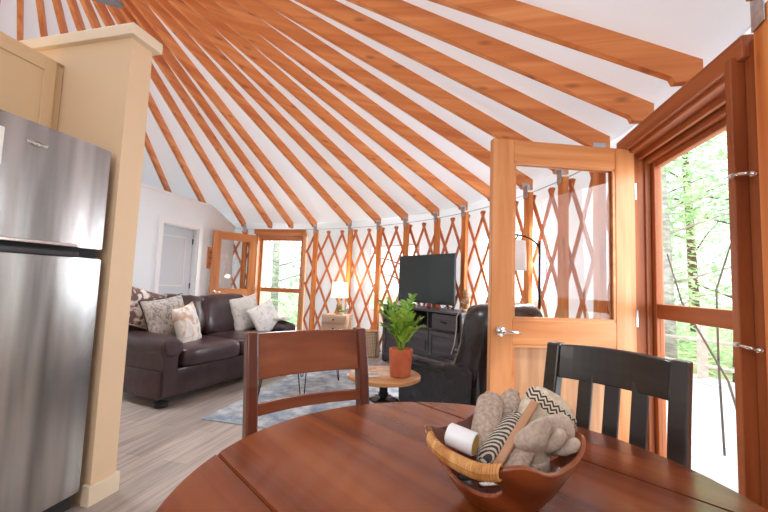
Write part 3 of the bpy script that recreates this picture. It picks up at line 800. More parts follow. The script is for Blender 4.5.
def frond(az, tilt, Ls, seed):
    rr = random.Random(seed); mb = MB(); pts = []
    d = Vector((math.cos(az), math.sin(az), 0))
    x = .015; z = .16; an = rad(6)
    N = 9; Ls *= .93
    for k in range(N+1):
        pts.append(Vector((d.x*x, d.y*x, z))); an = rad(4)+tilt*(k/N)**1.1
        x += math.sin(an)*Ls/N; z += math.cos(an)*Ls/N
    mb.tube(pts, [.006-.0035*k/N for k in range(N+1)], 6)
    side = Vector((-d.y, d.x, 0))
    for k in range(3, N+1, 1):
        for sg in (-1, 1):
            p = pts[k]; t_ = (pts[k]-pts[k-1]).normalized()
            ld_ = (side*sg*.85 + t_*.65 + Vector((rr.uniform(-.15,.15), rr.uniform(-.15,.15), rr.uniform(-.1,.2)))).normalized()
            nn = ld_.cross(t_).normalized(); ww = ld_.cross(nn).normalized()
            ll = .066*(1.05-.35*abs(k/N-.55)); wd_ = .0165
            vs = []
            prof = [(0, .1), (.2, .75), (.45, 1), (.7, .8), (.9, .35), (1, .02)]
            L_ = [mb.bm.verts.new(p+ld_*ll*a_+ww*wd_*b_+nn*.006*math.sin(a_*3)) for a_, b_ in prof]
            C_ = [mb.bm.verts.new(p+ld_*ll*a_-nn*.003) for a_, b_ in prof]
            R2 = [mb.bm.verts.new(p+ld_*ll*a_-ww*wd_*b_+nn*.006*math.sin(a_*3)) for a_, b_ in prof]
            for i in range(5):
                mb.bm.faces.new((L_[i], L_[i+1], C_[i+1], C_[i])); mb.bm.faces.new((C_[i], C_[i+1], R2[i+1], R2[i]))
    return mb
for i, (az, tl, ls) in enumerate([(2.9, .95, .30), (3.5, .75, .36), (2.2, .55, .33), (1.2, .35, .34), (.7, .28, .38), (-.3, .85, .26), (-.9, 1.1, .20), (4.2, .7, .28), (.1, 1.25, .22), (5.2, .5, .26), (3.0, .4, .36), (3.3, 1.2, .22)]):
    frond(az, tl, ls, i).build('frond', M['leaf'], pl, smooth=True)
for i, (dz, w_, a_, mt, lb) in enumerate([(.0, .13, .3, 'paper', 'pale paperback lying under the thinner book on the round side table'), (.018, .11, .12, 'oak', 'thin tan book on top of the paperback on the round side table')]):
    b = thing('book', lb, 'book', (-.09, 2.50, .551+dz), a_, 'books on the round side table')
    MB().box((0, 0, .009), (.16-.02*i, w_, .012)).build('pages', M['paper'], b)
    m = MB(); m.box((0, 0, .0015), (.165-.02*i, w_+.005, .002)); m.box((0, 0, .0162), (.165-.02*i, w_+.005, .002)); m.box((-.0825+.01*i, 0, .009), (.002, w_+.005, .016)); m.build('cover', M['carve'] if i else M['cream'], b)

# ------------------------------------------------------------------ recliner
rc = thing('recliner', 'black leather recliner seen from behind, facing the television', 'recliner', (.80, 3.43, .012), rad(38))
RWd = .88
ML = M['leatherd']
m = MB(); m.prism([(-.36, .04), (.42, .04), (.46, .10), (.46, .34), (-.36, .34)], -RWd/2+.03, RWd/2-.03, 'x', bev=.015); m.build('base', ML, rc, smooth='auto')
for sx in (-1, 1):
    prof = [(-.40, .03), (.44, .03), (.47, .08), (.48, .34), (.47, .41), (.42, .455), (.32, .475), (.0, .475), (-.16, .485), (-.34, .56), (-.42, .52)]
    x0, x1 = (sx*RWd/2, sx*(RWd/2-.17)) if sx > 0 else (-RWd/2, -RWd/2+.17)
    mb = MB(); mb.prism(prof, min(x0, x1), max(x0, x1), 'x', bev=.03); a_ = mb.build('armrest', ML, rc, smooth='auto')
    q = MB(); q.cushion((sx*(RWd/2-.085), .12, .475), (.20, .64, .09), 3.5, wr=.006, seed=sx); q.build('arm_pad', ML, a_, smooth=True)
m = MB(); m.cushion((0, .10, .38), (RWd-.33, .66, .18), 5, wr=.01, seed=2, puff=.02); m.build('seat_cushion', ML, rc, smooth=True)
m = MB(); m.cushion((0, .47, .27), (RWd-.34, .10, .36), 5, wr=.006, seed=3); m.build('footrest', ML, rc, smooth=True)
prof = [(-.24, .36), (-.10, .36), (-.13, .50), (-.20, .66), (-.23, .78), (-.22, .90), (-.27, .985), (-.36, 1.025), (-.47, 1.02), (-.53, .95), (-.52, .82), (-.47, .62), (-.43, .40), (-.40, .14), (-.36, .14)]
def backf(u, v):
    pass
mb = MB()
n_x = 14; rings = []
P_ = [Vector(p) for p in prof]
cc = Vector((-.33, .68))
for j in range(n_x+1):
    t_ = j/n_x*2-1; x = t_*(RWd/2-.01)
    sc_ = 1-.35*max(0, (abs(t_)-.8)/.2)**2.2
    ring_ = []
    for i, p in enumerate(P_):
        q = cc+(p-cc)*sc_
        wv = .012*noise.noise(Vector((x*6, q.x*7, q.y*7)))
        topc = .03*(1-t_*t_) if q.y > .85 else 0
        ring_.append(mb.bm.verts.new((x, q.x+wv, q.y-.03*(abs(t_)**4 if q.y > .9 else 0)+wv)))
    rings.append(ring_)
for a_, b_ in zip(rings, rings[1:]):
    for k in range(len(P_)): mb.bm.faces.new((a_[k], a_[(k+1) % len(P_)], b_[(k+1) % len(P_)], b_[k]))
mb.bm.faces.new(rings[0][::-1]); mb.bm.faces.new(rings[-1])
bk = mb.build('backrest', ML, rc, smooth=True, sub=1)
q = MB(); q.cushion((0, -.30, .90), (RWd-.16, .17, .22), 3.5, mat=Matrix.Rotation(rad(8), 3, 'X'), wr=.015, seed=8); q.build('headrest_pillow', ML, bk, smooth=True)
pp = [(-.435, p.x, p.y) for p in [Vector((-.175, .60)), Vector((-.205, .68)), Vector((-.225, .80)), Vector((-.225, .90)), Vector((-.275, .975))]]
MB().tube(pp, .005, 6).build('piping', M['piping'], bk, smooth=True)

# ------------------------------------------------------------------ tv console and tv
c0 = Vector((.02, 5.70, 0)); c1 = Vector((.93, 4.36, 0)); cd = (c1-c0).normalized(); Lc = (c1-c0).length
tc = thing('tv_console', 'charcoal media console with open shelves and panelled doors under the television', 'media console', c0, math.atan2(cd.y, cd.x))
# local x along front, local +y = back side (perp left of cd = (.81,.55))
D = .40; HH = .85; T = .03
m = MB(); m.box((Lc/2, D/2-.01, HH-T/2), (Lc+.05, D+.05, T)); m.build('top', M['console'], tc, bev=.004)
m = MB(); m.box((T/2, D/2, HH/2-.01), (T, D, HH-.04)); m.box((Lc-T/2, D/2, HH/2-.01), (T, D, HH-.04)); m.box((Lc/2, D-.01, HH/2), (Lc-.02, .015, HH-.06)); m.box((Lc/2, D/2, .06), (Lc-.04, D-.03, .06)); m.box((Lc/2, D/2, .60), (Lc-.04, D-.03, .022))
for x in (Lc*.30, Lc*.62): m.box((x, D/2, .70), (.022, D-.03, .24))
m.build('carcass', M['console'], tc, bev=.003)
m = MB(); m.box((Lc/2, D-.03, .71), (Lc-.06, .012, .20)); m.build('shelf_back', M['dark'], tc)
for k in range(3):
    x0 = .035+k*(Lc-.07)/3; wd_ = (Lc-.07)/3-.012
    d = MB(); f_ = .05; zc0, zc1 = .09, .585
    d.box((x0+f_/2, -.002, (zc0+zc1)/2), (f_, .022, zc1-zc0)); d.box((x0+wd_-f_/2, -.002, (zc0+zc1)/2), (f_, .022, zc1-zc0)); d.box((x0+wd_/2, -.002, zc0+f_/2), (wd_-2*f_, .022, f_)); d.box((x0+wd_/2, -.002, zc1-f_/2), (wd_-2*f_, .022, f_))
    dd = d.build('cabinet_door', M['console'], tc, bev=.002)
    MB().box((x0+wd_/2, .004, (zc0+zc1)/2), (wd_-2*f_, .01, zc1-zc0-2*f_)).build('door_panel', M['console'], dd)
    kx = x0+wd_-f_/2
    MB().tube([(kx, -.035, .33), (kx, -.035, .45)], .006, 8).build('handle', M['blackmetal'], dd)
d = MB(); d.box((Lc-.285, .0, .71), (.44, .022, .19)); dd = d.build('drawer', M['console'], tc, bev=.003)
MB().tube([(Lc-.34, -.02, .71), (Lc-.23, -.02, .71)], .006, 8).build('handle', M['blackmetal'], dd)
for x in (.04, Lc-.04):
    for y in (.04, D-.04): MB().box((x, y, .015), (.05, .05, .03)).build('foot', M['console'], tc)
bn = Vector((-cd.y, cd.x, 0))
tvc = Vector((.50, 5.08, 0)) + bn*.075
tv = thing('television', 'flat screen television standing on the charcoal console', 'television', (tvc.x, tvc.y, .851), math.atan2(cd.y, cd.x)+rad(3))
TW, TH = 1.09, .665
MB().box((0, .02, .06+TH/2), (TW, .035, TH)).build('housing', M['black_plastic'], tv, bev=.004)
MB().box((0, .0015, .064+TH/2), (TW-.018, .003, TH-.024)).build('screen', M['screen'], tv)
MB().box((0, .055, .26), (.55, .05, .30)).build('rear_cover', M['black_plastic'], tv, bev=.01)
for sx in (-1, 1):
    MB().tube([(sx*.44, -.09, .006), (sx*.43, .0, .045), (sx*.42, .02, .07), (sx*.43, .03, .045), (sx*.44, .12, .006)], .007, 6).build('foot', M['black_plastic'], tv)
def on_console(x, y): p = c0+cd*x+bn*y; return (p.x, p.y, .851)
fig = thing('carved_figurine', 'pale carved wooden figurine at the right end of the console', 'figurine', on_console(1.50, .20), rad(-50))
m = MB(); m.lathe([(.055, 0), (.06, .02), (.05, .03)], seg=20); m.build('plinth', M['carve'], fig, smooth='auto')
m = MB(); m.cushion((0, 0, .10), (.085, .07, .15), 2.4, wr=.008, seed=4); m.cushion((0, 0, .205), (.075, .07, .09), 2.2, wr=.006, seed=6); m.tube([(-.045, 0, .16), (-.05, -.03, .10), (0, -.05, .10)], [.016, .014, .012], 8); m.tube([(.045, 0, .16), (.05, -.03, .10), (0, -.05, .09)], [.016, .014, .012], 8); m.build('body', M['carve'], fig, smooth=True)
m = MB(); m.lathe([(.05, .215), (.055, .235), (.03, .265), (.008, .285)], seg=16); m.build('hood', M['carve'], fig, smooth=True)
pf = thing('picture_frame', 'small pale picture frame at the left end of the console', 'picture frame', on_console(.10, .22), math.atan2(cd.y, cd.x)-rad(15))
m = MB(); m.box((-.045, 0, .07), (.012, .014, .14)); m.box((.045, 0, .07), (.012, .014, .14)); m.box((0, 0, .006), (.10, .014, .012)); m.box((0, 0, .134), (.10, .014, .012)); f_ = m.build('frame', M['zinc'], pf, bev=.002)
MB().box((0, .002, .07), (.08, .006, .12)).build('photo', M['paper'], pf); MB().box((0, .03, .04), (.02, .06, .006), Matrix.Rotation(rad(30), 3, 'X')).build('easel', M['zinc'], pf)
for i, (x, rr_, h_, lb) in enumerate([(.66, .028, .05, 'small red clay cup on the console below the middle of the television'), (.97, .035, .075, 'red clay jar on the console, tallest of the three below the television'), (1.16, .03, .05, 'small red clay cup below the right corner of the television')]):
    p = on_console(x, .06); mb = MB(); mb.lathe([(rr_*.7, 0), (rr_, h_*.35), (rr_*.95, h_*.7), (rr_*.7, h_*.95), (rr_*.75, h_), (rr_*.6, h_), (rr_*.6, h_*.6)], seg=20)
    o = mb.build('clay_cup', M['redpot'], smooth='auto'); o.location = p; tag(o, lb, 'cup', 'clay cups on the console')
kb = MB(); kb.box((0, 0, .012), (.22, .07, .02), bev=.006); o = kb.build('soundbar', M['paper']); o.location = on_console(.36, .045); o.rotation_euler = (0, 0, math.atan2(cd.y, cd.x)); tag(o, 'small white box lying below the left half of the television', 'box')

# ------------------------------------------------------------------ end table, lamp, succulent, basket
et = thing('end_table', 'washed wood end table with two drawers near the lattice wall', 'end table', (-.74, 6.28, 0), rad(-12))
EW, ED = .42, .36
m = MB(); m.box((0, 0, .475), (EW, ED, .29)); m.build('case', M['ash'], et, bev=.006)
for z in (.405, .545):
    d = MB().box((0, -ED/2-.006, z), (EW-.04, .016, .125)).build('drawer', M['ash'], et, bev=.004)
    MB().tube([(0, -ED/2-.014, z), (0, -ED/2-.035, z)], .012, 10).build('knob', M['blackmetal'], d)
for sx in (-1, 1):
    for sy_ in (-1, 1):
        hairpin(et, sx*(EW/2-.07), sy_*(ED/2-.07), .33, sx*.7, sy_*.7, .035)
lp = thing('table_lamp', 'lit table lamp with white drum shade on the end table', 'lamp', (-.72, 6.30, .621))
m = MB(); m.lathe([(.06, 0), (.065, .01), (.03, .03), (.045, .08), (.05, .14), (.03, .20), (.012, .24), (.010, .30)], seg=24); m.build('base', M['gold'], lp, smooth='auto')
m = MB(); m.lathe([(.145, .275), (.13, .535)], seg=36, cap=False); o = m.build('lamp_shade', M['shade'], lp, smooth=True); md = o.modifiers.new('s', 'SOLIDIFY'); md.thickness = .003
m = MB(); m.cushion((0, 0, .38), (.06, .06, .09), 2); m.build('bulb', emis('bulb', (1, .85, .6), 14), lp, smooth=True)
sc = thing('succulent', 'small green succulent in a pale pot on the end table', 'plant', (-.66, 6.17, .621))
MB().lathe([(.03, 0), (.035, .04), (.03, .045)], seg=16).build('pot', M['cream'], sc, smooth='auto')
m = MB()
for k in range(26):
    an = k*2.4; el = .35+.9*(k/26); r_ = .055*(1-.3*k/26)
    d = Vector((math.cos(an)*math.cos(el), math.sin(an)*math.cos(el), math.sin(el)))
    m.tube([Vector((0,0,.045)), Vector((0,0,.045))+d*r_*.6, Vector((0,0,.045))+d*r_], [.006, .012, .002], 6)
m.build('leaves', M['leaf'], sc, smooth=True)
gv_ = thing('glass_vase', 'slim pale glass bottle standing behind the succulent on the end table', 'bottle', (-.60, 6.33, .621))
MB().lathe([(.03, 0), (.034, .02), (.034, .14), (.014, .19), (.013, .25), (.016, .255)], seg=20).build('body', M['chrome'], gv_, smooth='auto')
bs = thing('wicker_basket', 'tapered woven basket on the floor left of the charcoal console', 'basket', (-.17, 6.00, 0), rad(-20))
def bask(u, v):
    an = u*2*PI; w_ = .12-.0*v+.02*(1-v); e = .5
    x = math.copysign(abs(math.cos(an))**e, math.cos(an))*(w_+.005); y = math.copysign(abs(math.sin(an))**e, math.sin(an))*(w_*.8)
    return Vector((x, y, .40*v))
m = MB(); m.grid(bask, 40, 12, True); m.box((0, 0, .01), (.22, .18, .02)); o = m.build('body', M['wicker'], bs, smooth=True); md = o.modifiers.new('s', 'SOLIDIFY'); md.thickness = .012
m = MB(); m.tube([bask(k/40, 1) for k in range(41)], .012, 8); m.build('rim', M['rattan'], bs, smooth=True)

# floor lamp
fl = thing('arc_lamp', 'black arc floor lamp with white drum shade behind the recliner', 'floor lamp', (1.41, 3.36, 0))
MB().lathe([(.13, 0), (.13, .02), (.03, .03), (.012, .05)], seg=32).build('base', M['blackmetal'], fl, smooth='auto')
pa = [(0, 0, .04), (0, 0, 1.0), (0, 0, 1.59)]
MB().tube(pa, .011, 10).build('pole', M['blackmetal'], fl, smooth=True)
dl = Vector((-.92, .15, 0)).normalized()
arc = [Vector((0, 0, 1.50))+dl*(.24*(1-math.cos(t_)))+Vector((0, 0, .15*math.sin(t_))) for t_ in [k*PI*.60/14 for k in range(15)]]
MB().tube(arc, .008, 8).build('arc_arm', M['blackmetal'], fl, smooth=True)
hd_ = dl*.27
m = MB(); m.lathe([(.155, 1.325), (.145, 1.585)], (hd_.x, hd_.y, 0), 36, cap=False); o = m.build('lamp_shade', M['shade2'], fl, smooth=True); md = o.modifiers.new('s', 'SOLIDIFY'); md.thickness = .003
MB().tube([arc[10], Vector((hd_.x, hd_.y, 1.50))], .006, 6).build('shade_hanger', M['blackmetal'], fl)

# ------------------------------------------------------------------ dining table
TX, TY, TR = .183, .756, .562
dt = thing('dining_table', 'large round reddish brown dining table with drop leaves in the foreground', 'table', (TX, TY, 0), math.atan2(-.71, .70))
# seams: chords; local y axis along chord, local x = distance from centre
sd = Vector((.221, -.239, 0)).normalized()
dt.rotation_euler = (0, 0, math.atan2(sd.y, sd.x))      # local x runs along the seams
inv = Matrix.Rotation(-dt.rotation_euler.z, 3, 'Z')
y1 = (inv @ Vector((-.393-TX, .915-TY, 0))).y; y2 = (inv @ Vector((.487-TX, .924-TY, 0))).y
lo, hi = sorted((y1, y2)); hi_ = hi
def slab(ya, yb):
    pts = []
    N = 60
    for k in range(N+1):
        y = ya+(yb-ya)*k/N; pts.append((math.sqrt(max(0, TR*TR-y*y)), y))
    for k in range(N+1):
        y = yb-(yb-ya)*k/N; pts.append((-math.sqrt(max(0, TR*TR-y*y)), y))
    q = []
    for p in pts:
        if not q or (Vector(p)-Vector(q[-1])).length > 1e-4: q.append(p)
    if (Vector(q[0])-Vector(q[-1])).length < 1e-4: q.pop()
    return q
g_ = .0012
for (ya, yb, nm) in ((-TR, lo-g_, 'drop_leaf'), (lo+g_, hi-g_, 'tabletop'), (hi+g_, TR, 'drop_leaf')):
    m = MB(); m.prism(slab(ya, yb), .722, .75, 'z', bev=.003); m.build(nm, M['cherry'], dt)
m = MB(); m.lathe([(.06, .12), (.075, .16), (.055, .22), (.07, .34), (.085, .42), (.06, .52), (.05, .62), (.09, .68), (.16, .70), (.16, .722)], seg=32); m.build('pedestal', M['cherryz'], dt, smooth='auto')
for k in range(4):
    an = PI/4+k*PI/2
    m = MB(); m.tube([(.04*math.cos(an), .04*math.sin(an), .20), (.16*math.cos(an), .16*math.sin(an), .17), (.27*math.cos(an), .27*math.sin(an), .07), (.33*math.cos(an), .33*math.sin(an), .022)], [.045, .035, .026, .022], 10); m.build('foot', M['cherryz'], dt, smooth=True)

# ------------------------------------------------------------------ chairs
def chair(name, label, p0, p1, style, mat, matz, z=.97):
    """p0,p1: tops of the two back posts (left, right in the photo). local x from p0 to p1, local +y away from the table"""
    p0 = Vector((*p0, 0)); p1 = Vector((*p1, 0)); d = (p1-p0).normalized(); W_ = (p1-p0).length
    mid = (p0+p1)/2
    t = thing(name, label, 'chair', (mid.x, mid.y, 0), math.atan2(d.y, d.x))
    h = W_/2
    pw_, pd_ = (.038, .05) if style == 'broad' else (.044, .05)
    for sx in (-1, 1):
        pr = [(0.0, z), (-.035, .80), (-.065, .60), (-.075, .45), (-.06, .25), (-.02, .0)]
        mb = MB(); rings = []
        for (y, zz) in pr:
            rings.append([mb.bm.verts.new((sx*(h-pw_/2)+a_*pw_/2, y+b_*pd_/2, zz)) for a_, b_ in ((-1,-1), (1,-1), (1,1), (-1,1))])
        for a_, b_ in zip(rings, rings[1:]):
            for k in range(4): mb.bm.faces.new((a_[k], a_[(k+1) % 4], b_[(k+1) % 4], b_[k]))
        mb.bm.faces.new(rings[0]); mb.bm.faces.new(rings[-1][::-1])
        mb.build('back_post', matz, t, bev=.006)
    def rail(za, zb_, bow, th_=.022, ya=0, yb_=0, nm='crest_rail', arch=0):
        mb = MB(); N = 14; rings = []
        for k in range(N+1):
            u = k/N*2-1; x = u*(h-pw_*.8); yy = bow*(1-u*u)
            rings.append([mb.bm.verts.new((x, ya+yy-th_/2, za)), mb.bm.verts.new((x, ya+yy+th_/2, za)), mb.bm.verts.new((x, yb_+yy+th_/2, zb_+arch*(1-u*u))), mb.bm.verts.new((x, yb_+yy-th_/2, zb_+arch*(1-u*u)))])
        for a_, b_ in zip(rings, rings[1:]):
            for k in range(4): mb.bm.faces.new((a_[k], a_[(k+1) % 4], b_[(k+1) % 4], b_[k]))
        mb.bm.faces.new(rings[0]); mb.bm.faces.new(rings[-1][::-1])
        return mb.build(nm, mat, t, bev=.004)
    if style == 'broad':
        rail(.815, .965, .03, .022, -.03, -.003)
        rail(.705, .742, .03, .022, -.055, -.05, 'lower_rail')
    else:
        rail(.858, .966, .03, .024, -.02, -.004, arch=.006)
        rail(.56, .60, .02, .022, -.07, -.066, 'lower_rail')
        for u in (-.5, 0, .5):
            x = u*(h-pw_); mb = MB(); bo = .03*(1-u*u)
            rings = []
            for (y, zz) in ((-.068+bo*.7, .58), (-.052+bo, .72), (-.018+bo, .885)):
                rings.append([mb.bm.verts.new((x+a_*.021, y+b_*.007, zz)) for a_, b_ in ((-1,-1), (1,-1), (1,1), (-1,1))])
            for a_, b_ in zip(rings, rings[1:]):
                for k in range(4): mb.bm.faces.new((a_[k], a_[(k+1) % 4], b_[(k+1) % 4], b_[k]))
            mb.bm.faces.new(rings[0]); mb.bm.faces.new(rings[-1][::-1])
            mb.build('slat', matz, t, bev=.002)
    mb = MB(); mb.prism([(-h-.01, -.44), (h+.01, -.44), (h-.005, -.05), (-h+.005, -.05)], .435, .468, 'z', bev=.008); mb.build('seat', mat, t, smooth='auto')
    mb = MB(); mb.box((0, -.42, .405), (2*h-.05, .02, .06)); mb.box((0, -.085, .405), (2*h-.05, .02, .06)); mb.box((-h+.02, -.25, .405), (.02, .34, .06)); mb.box((h-.02, -.25, .405), (.02, .34, .06)); mb.build('seat_rail', mat, t)
    for sx in (-1, 1):
        mb = MB(); mb.prism([(sx*(h-.015)-.019, -.438), (sx*(h-.015)+.019, -.438), (sx*(h-.015)+.019, -.40), (sx*(h-.015)-.019, -.40)], 0, .436, 'z'); mb.build('front_leg', matz, t, bev=.004)
    return t
chair('dining_chair', 'reddish brown dining chair with one broad curved back rail, left of the table', (-.458, 1.275), (-.075, 1.535), 'broad', M['cherry'], M['cherryz'])
chair('dining_chair', 'near black dining chair with slatted back, in front of the glazed door', (.600, 1.335), (.848, 1.030), 'slat', M['ebony'], M['ebony'])

# ------------------------------------------------------------------ bowl of warm things
BX, BY, BZ = .241, .738, .751
bw = thing('wooden_bowl', 'square acacia bowl with rattan wrapped handle on the dining table', 'bowl', (BX, BY, BZ), rad(40))
def bowlp(an, t_, off=0):
    # t_ 0 base ..1 rim
    e = 1.0 - .50*t_**.8
    R_ = (.054+.072*t_**.62) - off
    c_, s_ = math.cos(an), math.sin(an)
    x = math.copysign(abs(c_)**e, c_)*R_; y = math.copysign(abs(s_)**e, s_)*R_
    corner = abs(math.sin(2*an))**1.5
    z = .006+.098*t_ + .024*corner*t_**2 - .0*t_
    return Vector((x*1.03, y*.95, z))
NU, NV = 240, 48
mb = MB()
VV = [[mb.bm.verts.new(bowlp(2*PI*i/NU, j/NV)) for j in range(NV+1)] for i in range(NU)]
for i in range(NU):
    for j in range(NV):
        an = 2*PI*(i+.5)/NU; t_ = (j+.5)/NV
        hole = False
        for hc in (PI, 0):
            da = (an-hc+PI) % (2*PI)-PI
            if (da/.50)**2+((t_-.66)/.20)**2 < 1: hole = True
        if not hole: mb.bm.faces.new((VV[i][j], VV[(i+1) % NU][j], VV[(i+1) % NU][j+1], VV[i][j+1]))
mb.bm.faces.new([VV[i][0] for i in range(NU)][::-1])
bo = mb.build('body', M['bowl'], bw, smooth=True); md = bo.modifiers.new('s', 'SOLIDIFY'); md.thickness = .008; md.offset = 0
md = bo.modifiers.new('b', 'BEVEL'); md.width = .002; md.segments = 2; md.limit_method = 'ANGLE'; md.angle_limit = rad(50)
MB().lathe([(.05, 0), (.052, .004), (.046, .010)], seg=32).build('foot_ring', M['bowl'], bw, smooth='auto')
for hc in (PI, 0):
    mb = MB()
    for k in range(34):
        yv = -.66+1.28*k/33; sv = math.copysign(abs(yv)**2, yv); an = hc+math.asin(sv)*(1 if True else -1)
        p = bowlp(an, .955); q_ = [p+Vector((math.cos(hc)*.0075*math.cos(t_), 0, .012*math.sin(t_))) for t_ in [i*2*PI/10 for i in range(11)]]
        mb.tube(q_, .0026, 6, cap=False)
    mb.build('rattan_wrap', M['rattan'], bw, smooth=True)
def rel(x, y, z):  # place in world from the centre of bowl
    return (BX+x, BY+y, BZ+z)
def rolled(name, label, cat, loc, axis, L_, r_, mat, grp=None, seed=0):
    e = thing(name, label, cat, loc, 0, grp)
    ax = Vector(axis).normalized(); e.rotation_euler = ax.to_track_quat('Z', 'Y').to_euler()
    mb = MB()
    def f(u, v):
        an = u*2*PI; vv = v
        rr_ = r_*(1-.55*abs(2*vv-1)**7)*(1+.07*noise.noise(Vector((math.cos(an)*2+seed, math.sin(an)*2, vv*5))))
        return Vector((rr_*math.cos(an)*1.1, rr_*.82*math.sin(an), (vv-.5)*L_))
    mb.grid(f, 28, 22, True); mb.bm.faces.new([v for v in mb.bm.verts if abs(v.co.z+L_/2) < 1e-6][::-1]) if False else None
    mb.build('body', mat, e, smooth=True)
    pts = []
    for end in (-.5, .5):
        mb2 = MB(); sp = []
        for k in range(30):
            a_ = k*.42; rr_ = r_*.48*(1-k/34); sp.append((rr_*math.cos(a_)*1.1, rr_*.82*math.sin(a_), end*L_*.985))
        mb2.tube(sp, .0045, 6); mb2.build('rolled_edge', mat, e, smooth=True)
    return e
# tin on its side at left corner
tn = thing('tin', 'white cylindrical tin with yellow printed end lying in the left corner of the bowl', 'tin', rel(-.080, -.010, .112)); tn.rotation_euler = Vector((.80, -.55, -.12)).normalized().to_track_quat('Z', 'Y').to_euler()
MB().lathe([(.019, -.028), (.021, -.026), (.021, .024), (.0195, .026)], seg=32).build('body', M['trim'], tn, smooth='auto')
MB().lathe([(.0185, .0262), (.001, .0268)], seg=32).build('printed_end', pattern('tin_print', srgb(196,160,60), srgb(150,150,140), 60, thr=.55), tn)
rolled('rolled_socks', 'rolled grey brown knit socks at the back left of the bowl', 'socks', rel(-.022, .035, .125), (-.25, -.35, -.75), .12, .026, M['sock'], 'rolled knits in the bowl', 1)
rolled('rolled_socks', 'smaller rolled taupe socks standing behind the patterned pair in the bowl', 'socks', rel(.020, .060, .135), (-.45, -.3, -.7), .11, .021, M['sock'], 'rolled knits in the bowl', 2)
rolled('rolled_socks', 'dark and cream patterned rolled socks in the middle of the bowl', 'socks', rel(-.004, .005, .112), (-.65, -.40, -.55), .12, .019, M['knitpat'], 'rolled knits in the bowl', 3)
rolled('rolled_socks', 'plain grey rolled socks low in the bowl beside the wooden slat', 'socks', rel(.020, -.025, .085), (-.5, -.45, -.6), .11, .022, M['sock'], 'rolled knits in the bowl', 4)
# wooden slat
ws = thing('wooden_ruler', 'thin pale wooden slat leaning diagonally across the bowl', 'stick', rel(.022, -.012, .128)); ws.rotation_euler = Vector((.62, .38, .66)).normalized().to_track_quat('Z', 'Y').to_euler()
MB().box((0, 0, 0), (.018, .006, .15)).build('blade', M['doorpanel'], ws, bev=.002)
# hat
ht = thing('knit_hat', 'oatmeal knit hat with dark zigzag band standing at the back of the bowl', 'hat', rel(.098, .046, .137)); ht.rotation_euler = (rad(-8), rad(36), rad(-12)); ht.scale = (1.15, 1.15, 1.15)
mb = MB()
def hatf(u, v):
    an = u*2*PI; t_ = v
    rx = .046*math.sqrt(max(.0, 1-(max(0, t_-.72)/.28)**2)); ry = .022*math.sqrt(max(.0, 1-(max(0, t_-.7)/.3)**2))
    n_ = 1+.08*noise.noise(Vector((math.cos(an)*2, math.sin(an)*2, t_*3)))
    return Vector((rx*n_*math.cos(an), ry*n_*math.sin(an), -.05+.10*t_))
mb.grid(hatf, 36, 18, True); mb.build('crown', M['hat'], ht, smooth=True)
mb = MB(); mb.grid(lambda u, v: Vector((hatf(u, .62+.22*v).x*1.035, hatf(u, .62+.22*v).y*1.06, hatf(u, .62+.22*v).z)), 36, 3, True)
def zig():
    m, nt, n, l, b = _mat('zigzag_band')
    tcn = n.new('ShaderNodeTexCoord'); sp = n.new('ShaderNodeSeparateXYZ'); l.new(tcn.outputs['Object'], sp.inputs[0])
    def mth(op, a, bb):
        k = n.new('ShaderNodeMath'); k.operation = op
        for i, q in enumerate((a, bb)):
            if isinstance(q, (int, float)): k.inputs[i].default_value = q
            elif q is not None: l.new(q, k.inputs[i])
        return k.outputs[0]
    x = mth('PINGPONG', mth('MULTIPLY', sp.outputs[0], 1.0), .006)
    f = mth('FRACT', mth('MULTIPLY', mth('ADD', sp.outputs[2], x), 130), None)
    l.new(ramp(n, l, f, [(.45, srgb(64,56,48)), (.6, srgb(222,208,186))]), b.inputs['Base Color']); setp(b, rough=.9); return m
mb.build('zigzag_band', zig(), ht, smooth=True)
# mittens: crumpled pair
def mitten(loc, rot, label, seed, grp='knit mittens in the bowl'):
    e = thing('knit_mitten', label, 'mitten', loc, 0, grp); e.rotation_euler = rot
    mb = MB()
    def f(u, v):
        an = u*2*PI; z = -.045+.10*v
        w_ = (.024+.008*math.sin(PI*min(1, v*1.1)))*(math.sqrt(max(0.0004, 1-max(0, (v-.6)/.4)**2)))
        t_ = .50+.10*math.sin(v*9+seed)
        fold = 1+.22*noise.noise(Vector((math.cos(an)*1.9+seed, math.sin(an)*1.9, v*3.2)))
        return Vector((w_*fold*math.cos(an)+.006*math.sin(v*4+seed), w_*t_*fold*math.sin(an)-.022*v*v, z))
    mb.grid(f, 36, 26, True)
    mb.build('body', M['sock2'], e, smooth=True)
    MB().tube([(.018, -.004, -.020), (.030, -.014, -.004), (.036, -.024, .014), (.034, -.030, .026), (.031, -.033, .031)], [.012, .0125, .012, .009, .003], 14).build('thumb', M['sock2'], e, smooth=True)
    mb = MB(); mb.grid(lambda u, v: Vector((.0255*math.cos(u*2*PI)*(1+.03*math.sin(u*120)), .017*math.sin(u*2*PI)*(1+.03*math.sin(u*120)), -.040-.03*v)), 120, 4, True); o = mb.build('cuff', M['sock2'], e, smooth=True)
    md = o.modifiers.new('s', 'SOLIDIFY'); md.thickness = .003
mitten(rel(.052, -.022, .122), (rad(12), rad(-10), rad(5)), 'taupe knit mitten standing at the front of the bowl beside the wooden slat', 3)
mitten(rel(.088, -.002, .126), (rad(4), rad(30), rad(-20)), 'taupe knit mitten leaning over the right corner of the bowl', 5)
